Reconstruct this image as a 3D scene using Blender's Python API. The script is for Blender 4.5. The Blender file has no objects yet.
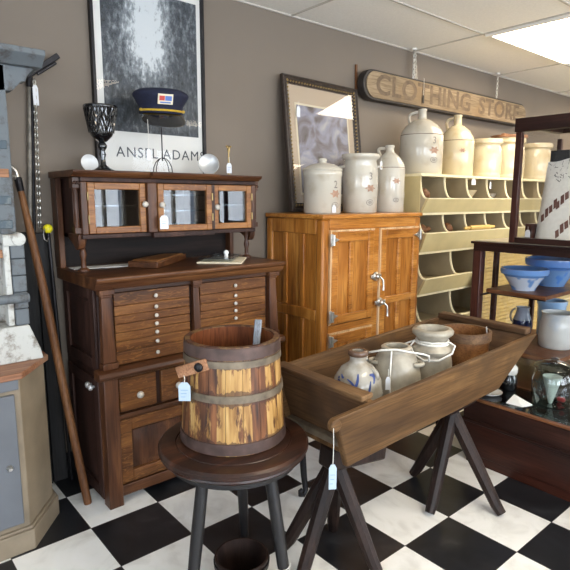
import bpy, bmesh, math, random
from mathutils import Vector, Matrix, Euler
random.seed(7)
PI = math.pi
SC = bpy.context.scene
COL = SC.collection
R_ = math.radians

# ------------------------------------------------------------------ materials
def newmat(name):
    m = bpy.data.materials.new(name); m.use_nodes = True
    nt = m.node_tree; nt.nodes.clear()
    out = nt.nodes.new('ShaderNodeOutputMaterial')
    b = nt.nodes.new('ShaderNodeBsdfPrincipled')
    nt.links.new(b.outputs[0], out.inputs[0])
    return m, nt, b, out
def N(nt, t, **kw):
    n = nt.nodes.new(t)
    for k, v in kw.items():
        if k.startswith('i_'):
            key = k[2:]
            n.inputs[int(key) if key.isdigit() else key].default_value = v
        else: setattr(n, k, v)
    return n
def L(nt, a, b): nt.links.new(a, b)
def rgb(r, g, b): return tuple(((c/255)/12.92 if c/255 <= .04045 else (((c/255)+.055)/1.055)**2.4) for c in (r, g, b)) + (1,)
def ramp(nt, stops):
    r = nt.nodes.new('ShaderNodeValToRGB'); e = r.color_ramp.elements
    while len(e) < len(stops): e.new(.5)
    for i, (p, c) in enumerate(stops):
        e[i].position = p; e[i].color = c
    return r
def coords(nt, scale=(1, 1, 1)):
    tc = N(nt, 'ShaderNodeTexCoord'); mp = N(nt, 'ShaderNodeMapping')
    mp.inputs['Scale'].default_value = scale
    L(nt, tc.outputs['Object'], mp.inputs['Vector'])
    return mp.outputs['Vector']
def bump(nt, b, h, strength=.2, dist=.002):
    bp = N(nt, 'ShaderNodeBump'); bp.inputs['Strength'].default_value = strength; bp.inputs['Distance'].default_value = dist
    L(nt, h, bp.inputs['Height']); L(nt, bp.outputs[0], b.inputs['Normal'])
def plain(name, c, rough=.5, metal=0, noise=.12, nscale=12, spec=None, coat=0):
    m, nt, b, o = newmat(name)
    v = coords(nt)
    n = N(nt, 'ShaderNodeTexNoise'); n.inputs['Scale'].default_value = nscale; n.inputs['Detail'].default_value = 5
    L(nt, v, n.inputs['Vector'])
    lo = tuple(x*(1-noise) for x in c[:3]) + (1,); hi = tuple(min(1, x*(1+noise)) for x in c[:3]) + (1,)
    r = ramp(nt, [(.3, lo), (.7, hi)]); L(nt, n.outputs[0], r.inputs[0]); L(nt, r.outputs[0], b.inputs['Base Color'])
    b.inputs['Roughness'].default_value = rough; b.inputs['Metallic'].default_value = metal
    b.inputs['Coat Weight'].default_value = coat
    if spec is not None: b.inputs['Specular IOR Level'].default_value = spec
    return m
def wood(name, dark, mid, light, axis='z', rough=.4, s=1.0, flake=0.0, wear=None, bstr=.15, coat=0.0):
    m, nt, b, o = newmat(name)
    a = 'xyz'.index(axis)
    def sc(along, across):
        v = [across*s]*3; v[a] = along*s; return tuple(v)
    n1 = N(nt, 'ShaderNodeTexNoise'); n1.inputs['Scale'].default_value = 1; n1.inputs['Detail'].default_value = 6; n1.inputs['Distortion'].default_value = .6
    L(nt, coords(nt, sc(1.6, 14)), n1.inputs['Vector'])
    r1 = ramp(nt, [(.28, dark), (.5, mid), (.74, light)]); L(nt, n1.outputs[0], r1.inputs[0])
    n2 = N(nt, 'ShaderNodeTexNoise'); n2.inputs['Scale'].default_value = 1; n2.inputs['Detail'].default_value = 3
    L(nt, coords(nt, sc(7, 170)), n2.inputs['Vector'])
    r2 = ramp(nt, [(.35, (.5, .45, .4, 1)), (.55, (1, 1, 1, 1))]); L(nt, n2.outputs[0], r2.inputs[0])
    mx = N(nt, 'ShaderNodeMix', data_type='RGBA', blend_type='MULTIPLY'); mx.inputs[0].default_value = .7
    L(nt, r1.outputs[0], mx.inputs[6]); L(nt, r2.outputs[0], mx.inputs[7])
    col = mx.outputs[2]
    if flake:
        n3 = N(nt, 'ShaderNodeTexNoise'); n3.inputs['Scale'].default_value = 1; n3.inputs['Detail'].default_value = 2; n3.inputs['Distortion'].default_value = 2.0
        L(nt, coords(nt, sc(16, 60)), n3.inputs['Vector'])
        r3 = ramp(nt, [(.56, (0, 0, 0, 1)), (.66, (1, 1, 1, 1))]); L(nt, n3.outputs[0], r3.inputs[0])
        ml = N(nt, 'ShaderNodeMath', operation='MULTIPLY'); ml.inputs[1].default_value = flake; L(nt, r3.outputs[0], ml.inputs[0])
        m3 = N(nt, 'ShaderNodeMix', data_type='RGBA'); L(nt, ml.outputs[0], m3.inputs[0]); L(nt, col, m3.inputs[6]); m3.inputs[7].default_value = light
        col = m3.outputs[2]
    if wear:
        n4 = N(nt, 'ShaderNodeTexNoise'); n4.inputs['Scale'].default_value = 5; n4.inputs['Detail'].default_value = 7
        L(nt, coords(nt), n4.inputs['Vector'])
        r4 = ramp(nt, [(.5, (0, 0, 0, 1)), (.68, (.8, .8, .8, 1))]); L(nt, n4.outputs[0], r4.inputs[0])
        m4 = N(nt, 'ShaderNodeMix', data_type='RGBA'); L(nt, r4.outputs[0], m4.inputs[0]); L(nt, col, m4.inputs[6]); m4.inputs[7].default_value = wear
        col = m4.outputs[2]
    L(nt, col, b.inputs['Base Color'])
    b.inputs['Roughness'].default_value = rough; b.inputs['Coat Weight'].default_value = coat*.5; b.inputs['Coat Roughness'].default_value = .25
    b.inputs['Specular IOR Level'].default_value = .28
    bump(nt, b, n2.outputs[0], bstr, .001)
    return m
def stoneware(name, c, blotch, rough=.16, thr=(.52, .75), nscale=9):
    m, nt, b, o = newmat(name)
    n = N(nt, 'ShaderNodeTexNoise'); n.inputs['Scale'].default_value = nscale; n.inputs['Detail'].default_value = 6
    L(nt, coords(nt), n.inputs['Vector'])
    r = ramp(nt, [(thr[0], c), (thr[1], blotch)]); L(nt, n.outputs[0], r.inputs[0]); L(nt, r.outputs[0], b.inputs['Base Color'])
    b.inputs['Roughness'].default_value = rough
    b.inputs['Coat Weight'].default_value = .3; b.inputs['Coat Roughness'].default_value = .08
    bump(nt, b, n.outputs[0], .06, .003)
    return m
def glassmat(name, tint=(1, 1, 1, 1), refl=1.0, clear=.94):
    m = bpy.data.materials.new(name); m.use_nodes = True; nt = m.node_tree; nt.nodes.clear()
    out = nt.nodes.new('ShaderNodeOutputMaterial')
    tr = N(nt, 'ShaderNodeBsdfTransparent'); tr.inputs[0].default_value = tuple(x*clear for x in tint[:3]) + (1,)
    gl = N(nt, 'ShaderNodeBsdfGlossy'); gl.inputs['Roughness'].default_value = .02
    fr = N(nt, 'ShaderNodeFresnel'); fr.inputs[0].default_value = 1.5
    mu = N(nt, 'ShaderNodeMath', operation='MULTIPLY', use_clamp=True); mu.inputs[1].default_value = refl
    L(nt, fr.outputs[0], mu.inputs[0])
    ge = N(nt, 'ShaderNodeNewGeometry'); fb = N(nt, 'ShaderNodeMath', operation='SUBTRACT'); fb.inputs[0].default_value = 1; L(nt, ge.outputs['Backfacing'], fb.inputs[1])
    mf = N(nt, 'ShaderNodeMath', operation='MULTIPLY'); L(nt, mu.outputs[0], mf.inputs[0]); L(nt, fb.outputs[0], mf.inputs[1])
    mx = N(nt, 'ShaderNodeMixShader'); L(nt, mf.outputs[0], mx.inputs[0]); L(nt, tr.outputs[0], mx.inputs[1]); L(nt, gl.outputs[0], mx.inputs[2])
    L(nt, mx.outputs[0], out.inputs[0])
    return m
def emis(name, c, s):
    m = bpy.data.materials.new(name); m.use_nodes = True; nt = m.node_tree; nt.nodes.clear()
    out = nt.nodes.new('ShaderNodeOutputMaterial'); e = N(nt, 'ShaderNodeEmission'); e.inputs[0].default_value = c; e.inputs[1].default_value = s
    L(nt, e.outputs[0], out.inputs[0]); return m

# ------------------------------------------------------------------ mesh builder
class MB:
    def __init__(s): s.v = []; s.f = []; s.sm = []
    def add(s, vs, fs, smooth=False, M=None):
        o = len(s.v)
        for p in vs:
            p = Vector(p)
            if M is not None: p = M @ p
            s.v.append(p)
        for f in fs: s.f.append([o+i for i in f])
        return s
    def box(s, x0, x1, y0, y1, z0, z1, M=None):
        vs = [(x, y, z) for x in (x0, x1) for y in (y0, y1) for z in (z0, z1)]
        return s.add(vs, [(0, 1, 3, 2), (4, 6, 7, 5), (0, 4, 5, 1), (2, 3, 7, 6), (0, 2, 6, 4), (1, 5, 7, 3)], M=M)
    def prism(s, pts, axis, a0, a1, M=None):
        n = len(pts)
        def mk(p, a):
            return {'x': (a, p[0], p[1]), 'y': (p[0], a, p[1]), 'z': (p[0], p[1], a)}[axis]
        vs = [mk(p, a0) for p in pts] + [mk(p, a1) for p in pts]
        fs = [tuple(range(n)), tuple(range(2*n-1, n-1, -1))] + [(i, (i+1) % n, n+(i+1) % n, n+i) for i in range(n)]
        return s.add(vs, fs, M=M)
    def hexa(s, b, t, M=None):          # bottom quad, top quad
        return s.add(list(b)+list(t), [(3, 2, 1, 0), (4, 5, 6, 7)] + [(i, (i+1) % 4, 4+(i+1) % 4, 4+i) for i in range(4)], M=M)
    def lathe(s, prof, n=40, c=(0, 0, 0), M=None, closed=False):
        vs = []; fs = []; idx = []
        for (r, z) in prof:
            if r < 1e-5: idx.append([len(vs)]); vs.append((c[0], c[1], c[2]+z))
            else:
                idx.append([len(vs)+i for i in range(n)])
                vs += [(c[0]+r*math.cos(2*PI*i/n), c[1]+r*math.sin(2*PI*i/n), c[2]+z) for i in range(n)]
        pr = list(zip(idx[:-1], idx[1:]))
        if closed: pr.append((idx[-1], idx[0]))
        for a, b in pr:
            if len(a) == 1 and len(b) == 1: continue
            for i in range(n):
                j = (i+1) % n
                if len(a) == 1: fs.append((a[0], b[j], b[i]))
                elif len(b) == 1: fs.append((a[i], a[j], b[0]))
                else: fs.append((a[i], a[j], b[j], b[i]))
        return s.add(vs, fs, M=M)
    def tube(s, path, r, n=8, M=None, cyc=False):
        P = [Vector(p) for p in path]; k = len(P)
        rs = r if isinstance(r, (list, tuple)) else [r]*k
        vs = []; fs = []
        up = None
        for i, p in enumerate(P):
            if cyc: t = P[(i+1) % k] - P[i-1]
            else: t = P[min(i+1, k-1)] - P[max(i-1, 0)]
            t.normalize()
            if up is None:
                up = Vector((0, 0, 1)) if abs(t.z) < .9 else Vector((1, 0, 0))
            a = t.cross(up); a.normalize(); b = a.cross(t); b.normalize(); up = b
            for j in range(n):
                q = 2*PI*j/n
                vs.append(p + rs[i]*(math.cos(q)*a + math.sin(q)*b))
        for i in range(k if cyc else k-1):
            i2 = (i+1) % k
            for j in range(n):
                fs.append((i*n+j, i*n+(j+1) % n, i2*n+(j+1) % n, i2*n+j))
        if not cyc: fs += [tuple(range(n-1, -1, -1)), tuple((k-1)*n+j for j in range(n))]
        return s.add(vs, fs, M=M)
    def bar(s, a, b, w, d, M=None, w2=None, d2=None, ref=(0, 0, 1)):   # rectangular bar from a to b
        a = Vector(a); b = Vector(b); t = (b-a).normalized()
        rf = Vector(ref)
        if abs(t.dot(rf)) > .98: rf = Vector((0, 1, 0))
        u = t.cross(rf).normalized(); v = u.cross(t)
        w2 = w if w2 is None else w2; d2 = d if d2 is None else d2
        q = [(-1, -1), (1, -1), (1, 1), (-1, 1)]
        return s.hexa([a+u*w/2*x+v*d/2*y for x, y in q], [b+u*w2/2*x+v*d2/2*y for x, y in q], M=M)
    def ball(s, c, r, n=16, m=10, sc=(1, 1, 1), M=None):
        T = Matrix.Translation(Vector(c)) @ Matrix.Diagonal((sc[0], sc[1], sc[2], 1))
        if M is not None: T = M @ T
        return s.lathe([(r*math.sin(PI*i/m), -r*math.cos(PI*i/m)) for i in range(m+1)], n, M=T)

def root_of(o):
    while o.parent: o = o.parent
    return o
def obj(name, mb, mat, parent=None, bev=0.0, smooth=35, seg=2, sub=0):
    me = bpy.data.meshes.new(name)
    off = root_of(parent).location if parent else Vector((0, 0, 0))
    me.from_pydata([tuple(v - off) for v in mb.v], [], mb.f); me.update()
    bm = bmesh.new(); bm.from_mesh(me); bmesh.ops.recalc_face_normals(bm, faces=bm.faces); bm.to_mesh(me); bm.free()
    if smooth:
        me.polygons.foreach_set('use_smooth', [True]*len(me.polygons))
        me.set_sharp_from_angle(angle=R_(smooth))
    me.materials.append(mat)
    o = bpy.data.objects.new(name, me); COL.objects.link(o)
    if parent: o.parent = parent
    if bev:
        b = o.modifiers.new('bevel', 'BEVEL'); b.width = bev; b.segments = seg; b.limit_method = 'ANGLE'; b.angle_limit = R_(40)
    if sub:
        b = o.modifiers.new('sub', 'SUBSURF'); b.levels = sub; b.render_levels = sub
    return o
def thing(name, label, cat, loc, group=None):
    o = bpy.data.objects.new(name, None); COL.objects.link(o); o.location = loc; o.empty_display_size = .05
    o['label'] = label; o['category'] = cat
    if group: o['group'] = group
    return o
def single(name, label, cat, loc, mb, mat, group=None, **kw):
    """a thing that is one mesh, its origin at its base"""
    for i in range(len(mb.v)): mb.v[i] = mb.v[i] - Vector(loc)
    o = obj(name, mb, mat, None, **kw); o.location = loc
    o['label'] = label; o['category'] = cat
    if group: o['group'] = group
    return o
def struct(name, mb, mat, parent=None, **kw):
    o = obj(name, mb, mat, parent, **kw)
    if not parent: o['kind'] = 'structure'
    return o
def dup(root, loc, label=None, rotz=None):
    r = root.copy(); COL.objects.link(r); r.location = loc
    if rotz is not None: r.rotation_euler.z = rotz
    if label: r['label'] = label
    for ch in list(root.children):
        c = ch.copy(); COL.objects.link(c); c.parent = r
        for g in list(ch.children):
            d = g.copy(); COL.objects.link(d); d.parent = c
    return r
def text_mb(body, size, depth=0.0, space=1.0, off=0.0):
    cu = bpy.data.curves.new('t', 'FONT'); cu.body = body; cu.size = size; cu.extrude = depth; cu.align_x = 'CENTER'; cu.align_y = 'CENTER'
    cu.space_character = space; cu.offset = off; cu.resolution_u = 3
    to = bpy.data.objects.new('t', cu); COL.objects.link(to)
    dg = bpy.context.evaluated_depsgraph_get()
    me = to.evaluated_get(dg).to_mesh()
    mb = MB(); mb.add([v.co.copy() for v in me.vertices], [list(p.vertices) for p in me.polygons])
    to.evaluated_get(dg).to_mesh_clear()
    bpy.data.objects.remove(to); bpy.data.curves.remove(cu)
    return mb
def place_text(mb, M):
    mb.v = [M @ v for v in mb.v]; return mb
def wrap(mb, cx, cy, z0, rfun, ang):
    """bend flat marks (x along, y up) round an upright turned vessel"""
    out = []
    for v in mb.v:
        z = z0 + v.y; r = rfun(z) + .0012
        a = ang + v.x/r
        out.append(Vector((cx+r*math.cos(a), cy+r*math.sin(a), z)))
    mb.v = out; return mb
def rfun_of(prof, base):
    pts = sorted((z+base, r) for r, z in prof)
    def f(z):
        best = 0
        for (z0, r0), (z1, r1) in zip(prof_out[:-1], prof_out[1:]):
            if z0 <= z <= z1 and z1 > z0: return r0 + (r1-r0)*(z-z0)/(z1-z0)
        return prof_out[-1][1]
    prof_out = []
    lastz = -1e9
    for r, z in prof:                     # outer wall only: walk upward
        if z+base >= lastz: prof_out.append((z+base, r)); lastz = z+base
        else: break
    return f
CAMP = Vector((-.704, -2.083, 1.365))
def facing(x, y): return math.atan2(CAMP.y-y, CAMP.x-x)

# ------------------------------------------------------------------ colours
M_ = {}
M_['oak_z'] = wood('dark_oak_upright', rgb(46, 27, 18), rgb(82, 50, 31), rgb(114, 74, 45), 'z', .38, flake=.0, coat=.15)
M_['oak_x'] = wood('dark_oak_across', rgb(48, 28, 18), rgb(84, 51, 30), rgb(118, 78, 46), 'x', .38, coat=.15)
M_['oak_f'] = wood('quartersawn_oak', rgb(70, 41, 20), rgb(108, 67, 34), rgb(150, 103, 56), 'x', .36, flake=.45, coat=.2)
M_['oak_gold'] = wood('quartersawn_oak_door', rgb(92, 54, 25), rgb(132, 84, 42), rgb(172, 120, 66), 'x', .36, flake=.5, coat=.2)
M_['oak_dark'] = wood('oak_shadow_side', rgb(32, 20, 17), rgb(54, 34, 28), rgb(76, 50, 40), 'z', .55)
M_['ice_z'] = wood('golden_oak_upright', rgb(134, 78, 26), rgb(174, 110, 44), rgb(204, 142, 68), 'z', .34, coat=.25)
M_['ice_x'] = wood('golden_oak_across', rgb(138, 82, 28), rgb(178, 114, 46), rgb(210, 148, 74), 'x', .34, flake=.25, coat=.25)
M_['ice_edge'] = wood('highlight_oak_edge', rgb(190, 146, 98), rgb(222, 184, 138), rgb(240, 210, 170), 'z', .5)  # pale tone paints the highlight along the icebox door edges
M_['trough_x'] = wood('trough_wood_along', rgb(62, 42, 25), rgb(100, 72, 43), rgb(134, 100, 62), 'x', .6, s=.8, wear=rgb(74, 54, 35), bstr=.3)
M_['trough_y'] = wood('trough_wood_across', rgb(62, 42, 27), rgb(94, 68, 44), rgb(124, 94, 62), 'y', .6, s=.8, wear=rgb(70, 52, 38), bstr=.3)
M_['mahog_y'] = wood('mahogany_along', rgb(28, 14, 12), rgb(44, 23, 18), rgb(62, 34, 25), 'y', .35, coat=.2)
M_['mahog_z'] = wood('mahogany_upright', rgb(42, 22, 19), rgb(62, 34, 28), rgb(84, 48, 38), 'z', .3, coat=.3)
M_['mahog_red'] = wood('mahogany_red_panel', rgb(34, 15, 11), rgb(54, 25, 17), rgb(76, 38, 25), 'y', .4, coat=.15)
M_['shelf_wood'] = wood('brown_shelf_wood', rgb(78, 46, 29), rgb(112, 70, 44), rgb(144, 98, 64), 'y', .4)
M_['trestle'] = wood('dark_trestle_wood', rgb(22, 15, 13), rgb(38, 26, 22), rgb(58, 41, 34), 'z', .5)
M_['stool_top'] = wood('worn_stool_wood', rgb(26, 17, 14), rgb(52, 31, 23), rgb(92, 56, 38), 'x', .35, wear=rgb(34, 23, 20), coat=.4)
M_['stool_leg'] = plain('black_painted_wood', rgb(24, 22, 23), .4, noise=.3, nscale=30)
M_['pole_wood'] = wood('pole_wood', rgb(74, 46, 27), rgb(108, 70, 42), rgb(138, 96, 62), 'z', .5)
M_['cream'] = plain('cream_paint', rgb(200, 182, 132), .5, noise=.07, nscale=8)
M_['cream_edge'] = plain('pale_cream_edge_paint', rgb(234, 222, 182), .5, noise=.05, nscale=20)
M_['bin_in'] = plain('shaded_bin_paint', rgb(172, 156, 124), .6, noise=.1, nscale=8)  # cream greyed down, so the unlit bin interior is in the colour
M_['stone'] = stoneware('grey_white_stoneware', rgb(196, 189, 174), rgb(176, 163, 142))
M_['stone_w'] = stoneware('cream_stoneware', rgb(208, 194, 162), rgb(194, 172, 132))
M_['stone_g'] = stoneware('rough_grey_stoneware', rgb(168, 160, 143), rgb(126, 118, 104), .4, (.42, .72), 14)
M_['stone_b'] = stoneware('salt_glaze_stoneware', rgb(162, 157, 146), rgb(132, 122, 106), .2, (.4, .7), 20)
M_['cobalt'] = plain('cobalt_slip', rgb(40, 58, 112), .3, noise=.4, nscale=40)
M_['stamp'] = plain('brown_stamp_ink', rgb(168, 132, 108), .5, noise=.3, nscale=60)
M_['stamp_blue'] = plain('dark_stamp_ink', rgb(118, 110, 106), .5, noise=.3, nscale=60)
M_['brown_glaze'] = plain('brown_glaze', rgb(92, 70, 56), .25, noise=.3)
M_['iron'] = plain('black_iron', rgb(38, 36, 38), .45, .6, .3, 20)
M_['nickel'] = plain('worn_nickel', rgb(190, 186, 178), .28, .9, .2, 40)
M_['silver'] = plain('silver_metal', rgb(206, 206, 204), .42, .6, .1, 30)
M_['brass'] = plain('old_brass', rgb(150, 128, 86), .35, .9, .2, 40)
M_['hoop'] = plain('grey_green_iron_hoop', rgb(112, 100, 84), .5, .35, .35, 25)
M_['hoop_dark'] = plain('dark_iron_hoop', rgb(82, 64, 58), .5, .3, .35, 25)
M_['knob_glass'] = plain('pale_glass_knob', rgb(186, 178, 166), .12, 0, .15, 60, coat=.6)
M_['tag'] = plain('white_tag_card', rgb(220, 222, 226), .7, noise=.03)
M_['tag_blue'] = plain('pale_blue_tag_card', rgb(170, 186, 200), .7, noise=.04)
M_['tag_ink'] = plain('faint_pencil', rgb(120, 150, 178), .8, noise=.1)
M_['string'] = plain('white_string', rgb(224, 220, 210), .8, noise=.1, nscale=80)
M_['paper'] = plain('white_paper', rgb(230, 228, 222), .8, noise=.03)
M_['paper_cream'] = plain('cream_paper', rgb(226, 214, 186), .8, noise=.04)
M_['black_glass'] = plain('black_glass', rgb(12, 14, 17), .08, 0, .2, 20, coat=1)
M_['navy'] = plain('navy_wool', rgb(19, 24, 48), .85, 0, .2, 90)
M_['visor'] = plain('black_patent', rgb(16, 17, 20), .15, 0, .1, 20, coat=.8)
M_['gold'] = plain('gold_braid', rgb(226, 186, 62), .35, .4, .2, 120)
M_['glass'] = glassmat('clear_glass')
M_['glass_refl'] = glassmat('old_cabinet_glass', (.9, .95, 1, 1), 1.25, .95)
M_['glass_green'] = glassmat('green_edge_glass', (.78, .95, .88, 1), 1.5, .85)
M_['glass_jar'] = glassmat('thick_jar_glass', (.86, .92, .9, 1), 2.0, .88)
M_['leather'] = wood('tan_ear_wood', rgb(128, 88, 62), rgb(164, 118, 86), rgb(190, 146, 112), 'x', .55)
M_['yellow_paint'] = plain('yellow_plastic', rgb(236, 222, 40), .4)
M_['chippy'] = None

# ------------------------------------------------------------------ the room
WY, CZ = .55, 2.46
def floor_mat():
    m, nt, b, o = newmat('black_and_white_tile')
    tc = N(nt, 'ShaderNodeTexCoord'); sx = N(nt, 'ShaderNodeSeparateXYZ'); L(nt, tc.outputs['Object'], sx.inputs[0])
    T = .3048
    cells = []; fracs = []
    for k in (0, 1):
        d = N(nt, 'ShaderNodeMath', operation='DIVIDE'); d.inputs[1].default_value = T; L(nt, sx.outputs[k], d.inputs[0])
        f = N(nt, 'ShaderNodeMath', operation='FLOOR'); L(nt, d.outputs[0], f.inputs[0]); cells.append(f)
        g = N(nt, 'ShaderNodeMath', operation='FRACT'); L(nt, d.outputs[0], g.inputs[0])
        h = N(nt, 'ShaderNodeMath', operation='PINGPONG'); h.inputs[1].default_value = .5; L(nt, g.outputs[0], h.inputs[0]); fracs.append(h)
    s = N(nt, 'ShaderNodeMath', operation='ADD'); L(nt, cells[0].outputs[0], s.inputs[0]); L(nt, cells[1].outputs[0], s.inputs[1])
    md = N(nt, 'ShaderNodeMath', operation='FLOORED_MODULO'); md.inputs[1].default_value = 2; L(nt, s.outputs[0], md.inputs[0])
    cb = N(nt, 'ShaderNodeCombineXYZ'); L(nt, cells[0].outputs[0], cb.inputs[0]); L(nt, cells[1].outputs[0], cb.inputs[1])
    wn = N(nt, 'ShaderNodeTexWhiteNoise', noise_dimensions='3D'); L(nt, cb.outputs[0], wn.inputs['Vector'])
    n = N(nt, 'ShaderNodeTexNoise'); n.inputs['Scale'].default_value = 6; n.inputs['Detail'].default_value = 8; n.inputs['Distortion'].default_value = 1.5; n.noise_dimensions = '4D'
    L(nt, tc.outputs['Object'], n.inputs['Vector']); L(nt, wn.outputs['Value'], n.inputs['W'])
    rw = ramp(nt, [(.3, rgb(216, 213, 206)), (.5, rgb(240, 238, 232)), (.75, rgb(246, 244, 240))]); L(nt, n.outputs[0], rw.inputs[0])
    rb = ramp(nt, [(.35, rgb(24, 25, 28)), (.6, rgb(36, 37, 40)), (.8, rgb(62, 62, 64))]); L(nt, n.outputs[0], rb.inputs[0])
    mx = N(nt, 'ShaderNodeMix', data_type='RGBA'); L(nt, md.outputs[0], mx.inputs[0]); L(nt, rw.outputs[0], mx.inputs[6]); L(nt, rb.outputs[0], mx.inputs[7])
    mn = N(nt, 'ShaderNodeMath', operation='MINIMUM'); L(nt, fracs[0].outputs[0], mn.inputs[0]); L(nt, fracs[1].outputs[0], mn.inputs[1])
    lt = N(nt, 'ShaderNodeMath', operation='LESS_THAN'); lt.inputs[1].default_value = .004; L(nt, mn.outputs[0], lt.inputs[0])
    m2 = N(nt, 'ShaderNodeMix', data_type='RGBA'); L(nt, lt.outputs[0], m2.inputs[0]); L(nt, mx.outputs[2], m2.inputs[6]); m2.inputs[7].default_value = rgb(70, 68, 66)
    L(nt, m2.outputs[2], b.inputs['Base Color']); b.inputs['Roughness'].default_value = .3
    bump(nt, b, n.outputs[0], .03, .001)
    return m
M_['floor'] = floor_mat()
M_['wall'] = plain('taupe_wall_paint', rgb(118, 107, 95), .75, noise=.03, nscale=3)
M_['ceiling'] = plain('mineral_ceiling_tile', rgb(234, 230, 222), .85, noise=.04, nscale=90)
M_['white_trim'] = plain('white_trim_paint', rgb(226, 222, 214), .5, noise=.03)
M_['black_base'] = plain('black_vinyl_base', rgb(24, 24, 26), .4, noise=.1)
X0, X1, Y0 = -2.6, 7.4, -5.2
struct('floor', MB().box(X0-.1, X1+.1, Y0-.1, WY+.1, -.08, 0), M_['floor'], smooth=0)
struct('ceiling', MB().box(X0-.1, X1+.1, Y0-.1, WY+.1, CZ, CZ+.08), M_['ceiling'], smooth=0)
struct('wall_back', MB().box(X0-.1, X1+.1, WY, WY+.12, 0, CZ), M_['wall'], smooth=0)
struct('wall_right', MB().box(X1, X1+.1, Y0, WY, 0, CZ), M_['wall'], smooth=0)
struct('baseboard_back', MB().box(X0, X1, WY-.012, WY, 0, .1), M_['black_base'], smooth=0, bev=.003)
# left wall and shop front with their windows
def wall_with_openings(name, axis, pos, th, a0, a1, ops):
    mb = MB()
    def bx(a, b, z0, z1):
        if axis == 'y': mb.box(a, b, pos-th, pos, z0, z1)
        else: mb.box(pos-th, pos, a, b, z0, z1)
    cur = a0
    for (p, q, s, h) in ops:
        bx(cur, p, 0, CZ); bx(p, q, 0, s); bx(p, q, h, CZ); cur = q
    bx(cur, a1, 0, CZ)
    struct(name, mb, M_['wall'], smooth=0)
FO = [(-2.2, -.3, .55, 2.2), (.1, 1.85, .55, 2.2), (2.1, 2.75, .55, 2.2), (3.1, 4.0, .55, 2.2), (4.4, 5.6, .55, 2.2)]
LO = [(-4.2, -2.6, .6, 2.15), (-2.2, -.7, .6, 2.15)]
wall_with_openings('wall_front', 'y', Y0, .12, X0, X1, FO)
wall_with_openings('wall_left', 'x', X0, .12, Y0, WY, LO)
wn = 1
for ops, axis in ((FO, 'y'), (LO, 'x')):
    for (p, q, s, h) in ops:
        fr = MB(); gl = MB()
        def bx(mb, a, b, z0, z1, d0, d1):
            if axis == 'y': mb.box(a, b, Y0-.06+d0, Y0-.06+d1, z0, z1)
            else: mb.box(X0-.06+d0, X0-.06+d1, a, b, z0, z1)
        for a, b, z0, z1 in ((p, p+.05, s, h), (q-.05, q, s, h), (p+.05, q-.05, s, s+.05), (p+.05, q-.05, h-.05, h), ((p+q)/2-.025, (p+q)/2+.025, s+.05, h-.05)):
            bx(fr, a, b, z0, z1, -.03, .03)
        o = struct('window_%d' % wn, fr, M_['white_trim'], smooth=0)
        bx(gl, p+.05, q-.05, s+.05, h-.05, -.004, .004)
        obj('pane', gl, M_['glass'], o, smooth=0)
        wn += 1
# ceiling grid
gb = MB()
k = 0
x = 2.78 - 1.22*4
while x < X1:
    gb.box(x-.007, x+.007, Y0, WY, CZ-.006, CZ); x += 1.22
y = -.02 + .61 - .61
while y > Y0:
    gb.box(X0, X1, y-.007, y+.007, CZ-.006, CZ); y -= .61
gb.box(X0, X1, WY-.012, WY, CZ-.008, CZ)
M_['grid_bar'] = plain('ceiling_grid_paint', rgb(186, 180, 170), .6, noise=.03)
struct('trim_1', gb, M_['grid_bar'], smooth=0)
# fluorescent troffers
M_['diffuser'] = emis('lit_diffuser', (1.0, .86, .66, 1), 11.0)
def troffer(x, y, label):
    t = thing('ceiling_light', label, 'ceiling light', (x+.61, y+.305, CZ-.03), 'fluorescent ceiling lights')
    fr = MB()
    for a in ((x+.01, x+.04, y+.01, y+.6), (x+1.18, x+1.21, y+.01, y+.6), (x+.04, x+1.18, y+.01, y+.04), (x+.04, x+1.18, y+.57, y+.6)): fr.box(a[0], a[1], a[2], a[3], CZ-.02, CZ)
    obj('frame', fr, M_['white_trim'], t, smooth=0)
    obj('diffuser', MB().box(x+.04, x+1.18, y+.04, y+.57, CZ-.015, CZ-.008), M_['diffuser'], t, smooth=0)
troffer(2.78, -.63, 'lit fluorescent ceiling panel above the bin shelves and hanging sign')
UNSEEN = 'lit fluorescent ceiling panel on the camera side of the shop'
for x, y in ((.34, -2.46), (2.78, -2.46), (5.22, -.63), (5.22, -2.46), (2.78, -4.29)):
    troffer(x, y, UNSEEN if y < -2 else 'lit fluorescent ceiling panel furthest right along the row over the bins')

# ------------------------------------------------------------------ price tags
def price_tag(label, top, w=.032, h=.055, drop=.03, yaw=0, mat='tag', sway=(0, 0), ink=True):
    """card hanging by its string from point top; yaw = heading the card faces"""
    top = Vector(top); t = thing('price_tag', label, 'price tag', top)
    M = Matrix.Translation(top + Vector((sway[0], sway[1], -drop))) @ Matrix.Rotation(yaw, 4, 'Z')
    c = MB(); c.prism([(-w/2, -h), (w/2, -h), (w/2, -.012), (w/4, 0), (-w/4, 0), (-w/2, -.012)], 'y', -.0008, .0008, M)
    obj('card', c, M_[mat], t, smooth=0)
    obj('string', MB().tube([top, top + Vector((sway[0]*.5+.002, sway[1]*.5, -drop*.5)), M @ Vector((0, 0, -.006))], .0011, 6), M_['string'], t)
    if ink:
        i = MB()
        for kk in range(3):
            i.box(-w*.32, w*(.3-.12*kk), -.0012, -.0009, -h*(.4+.18*kk)-.002, -h*(.4+.18*kk), M)
        obj('pencil_mark', i, M_['tag_ink'], t, smooth=0)
    return t

M_['measure'] = wood('bentwood', rgb(92, 58, 32), rgb(126, 84, 48), rgb(156, 110, 66), 'x', .45)
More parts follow.
